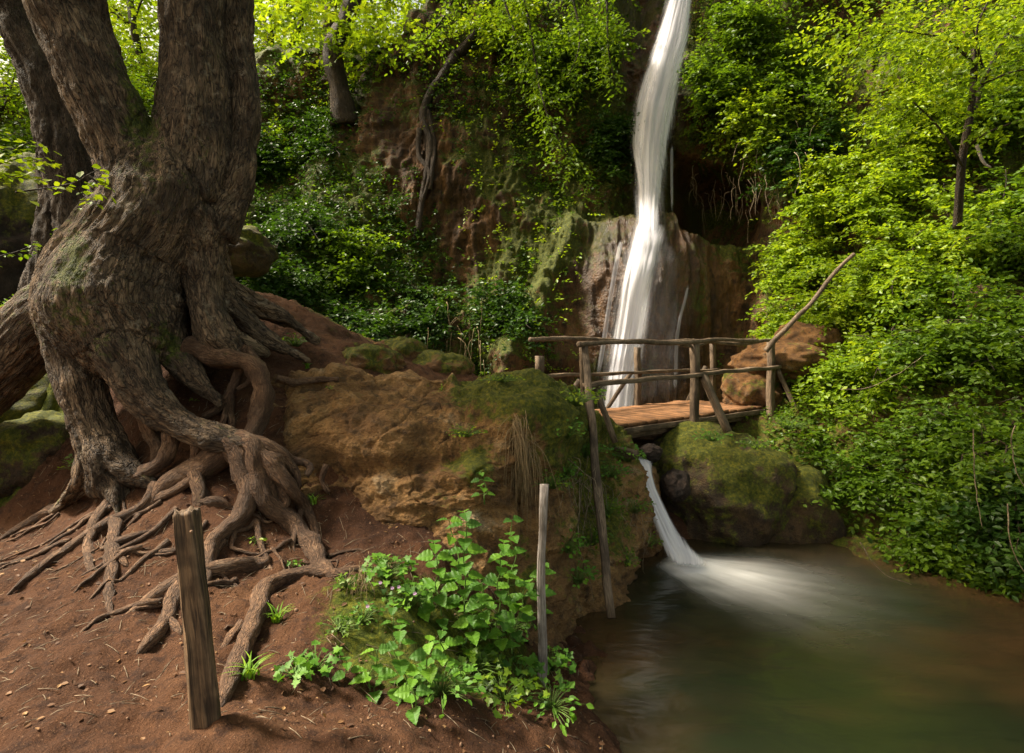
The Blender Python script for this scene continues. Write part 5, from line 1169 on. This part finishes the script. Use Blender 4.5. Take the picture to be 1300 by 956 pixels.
dt_ = strands('dangling_twigs', [cp(880, 210, .3), cp(960, 220, .3), cp(1010, 200, .3)], .7, 90, .006, M['rope_twig'], 'thin bare twigs dangling from the overhang above the cave', 'twigs', 96, .35, .3)
dt_['kind'] = 'stuff'
def grass_tuft(base, n, h, mat, label, seed, w=.01):
    g = rnd(seed); V = []; Fq = []; T = []
    for k in range(n):
        az = g.random()*6.28; l = h*(.6+.5*g.random()); out_ = .5+.5*g.random(); m = 7; t = np.linspace(0, 1, m)
        c = np.array(base)+g.normal(size=3)*np.array([.012, .012, 0])+np.stack([np.cos(az)*out_*l*t**1.7, np.sin(az)*out_*l*t**1.7, l*(t-.45*t**2.4)], 1)
        s_ = np.array([-math.sin(az), math.cos(az), 0])*w*.5; wd = (1-t**2)[:, None]
        i0 = sum(len(v) for v in V); V.append(np.vstack([c-s_*wd, c+s_*wd])); i = np.arange(m-1)+i0; Fq.append(np.stack([i, i+1, i+1+m, i+m], 1)); T.append(np.full(2*m, g.random()))
    o = mesh('grass_tuft', np.vstack(V), [np.vstack(Fq)], mat, None, {'tint': np.concatenate(T)}); return tag(o, label, 'grass', 'grass tufts')
grass_tuft(on(318, 862, 2.3), 24, .14, M['grass'], 'bright green grass tuft at the bottom edge right of the fence post', 97)
grass_tuft(on(352, 790, 2.3), 22, .15, M['grass'], 'green grass tuft beside the long front root', 98)
grass_tuft(on(390, 468, 2.3), 20, .12, M['grass'], 'grass tuft on the trail above the ledge', 99)
grass_tuft(P(400, 640, 4.15), 16, .12, M['grass'], 'grass tuft at the foot of the ledge', 90, .008)

# --- litter
g = rnd(111); n = 2200; q = np.stack([g.uniform(-4.2, .6, n), g.uniform(2.1, 5.0, n)], 1); q = np.c_[q, hgt(q[:, 0], q[:, 1])+.006]
d = g.normal(size=(n, 3)); d[:, 2] *= .15; up_ = np.array([0, 0, 1.])+.3*g.normal(size=(n, 3))
o = build_leaves('fallen_leaves', [leaves(q, d, up_, .006+.034*g.random(n)**3, .6, 'simple', g.random(n))], M['leaf_dry'], None); tag(o, kind='stuff')
q = []; V = []
a = Acc()
for k in range(1300):
    x = g.uniform(-4, .5); y = g.uniform(2.1, 4.9); z = hgt(x, y)+.004; az = g.random()*3.14; l = .02+.11*g.random()**2; e = np.array([math.cos(az)*l, math.sin(az)*l, 0]); p1 = np.array([x, y, z]); p2 = p1+e; p2[2] = hgt(p2[0], p2[1])+.006
    a.tube([p1, (p1+p2)/2+np.array([0, 0, .004]), p2], [.0016, .0018, .001], 4, .05)
tag(a.build('fallen_twigs', M['rope_twig']), kind='stuff')
V0, f0 = ICO3; n = 900; x = g.uniform(-4.2, .6, n); y = g.uniform(2.0, 5, n); s = .002+.010*g.random(n)**4
V = (V0[None]*s[:, None, None]*g.uniform(.6, 1.2, (n, 1, 3)))+np.stack([x, y, hgt(x, y)], 1)[:, None]
tag(mesh('pebbles', V.reshape(-1, 3), [(f0[None]+(np.arange(n)*len(V0))[:, None, None]).reshape(-1, 3)], M['pebble']), kind='stuff')
# ================================================================== CAMERA, LIGHT
cam = bpy.data.cameras.new('camera'); cam.sensor_width = 36; cam.lens = 20.0; cam.shift_y = -45/1300
cam.clip_end = 400; co = bpy.data.objects.new('camera', cam); C.objects.link(co)
co.location = (0, 0, CZ); co.rotation_euler = (R(90), 0, 0); bpy.context.scene.camera = co
SUN_EL, SUN_AZ = R(SUN[0]), R(SUN[1])
sd = Vector((math.sin(SUN_AZ)*math.cos(SUN_EL), math.cos(SUN_AZ)*math.cos(SUN_EL), math.sin(SUN_EL)))
sl = bpy.data.lights.new('sun', 'SUN'); sl.energy = SUN[2]; sl.angle = R(SUN[3]); sl.color = (1, .93, .78)
so = bpy.data.objects.new('sun', sl); C.objects.link(so); so.rotation_euler = sd.to_track_quat('Z', 'Y').to_euler()
w = bpy.data.worlds.new('World'); bpy.context.scene.world = w; w.use_nodes = True; nt = w.node_tree
bg = nt.nodes['Background']; sk = nt.nodes.new('ShaderNodeTexSky'); sk.sky_type = 'NISHITA'; sk.sun_disc = False
sk.sun_elevation = SUN_EL; sk.sun_rotation = SUN_AZ; sk.dust_density = 4; sk.ozone_density = .5; sk.air_density = 1
tm = nt.nodes.new('ShaderNodeMix'); tm.data_type = 'RGBA'; tm.blend_type = 'MULTIPLY'; tm.inputs[0].default_value = 1; tm.inputs[7].default_value = (1.05, .86, .56, 1)
nt.links.new(sk.outputs[0], tm.inputs[6]); nt.links.new(tm.outputs[2], bg.inputs[0]); bg.inputs[1].default_value = SKY
s = bpy.context.scene; vs = s.view_settings; vs.view_transform = 'Standard'; vs.look = 'None'; vs.exposure = EXPO; vs.gamma = 1
s.cycles.max_bounces = 6; s.cycles.transparent_max_bounces = 12; s.cycles.diffuse_bounces = 4; s.cycles.glossy_bounces = 2
s.cycles.transmission_bounces = 4; s.cycles.use_denoising = True
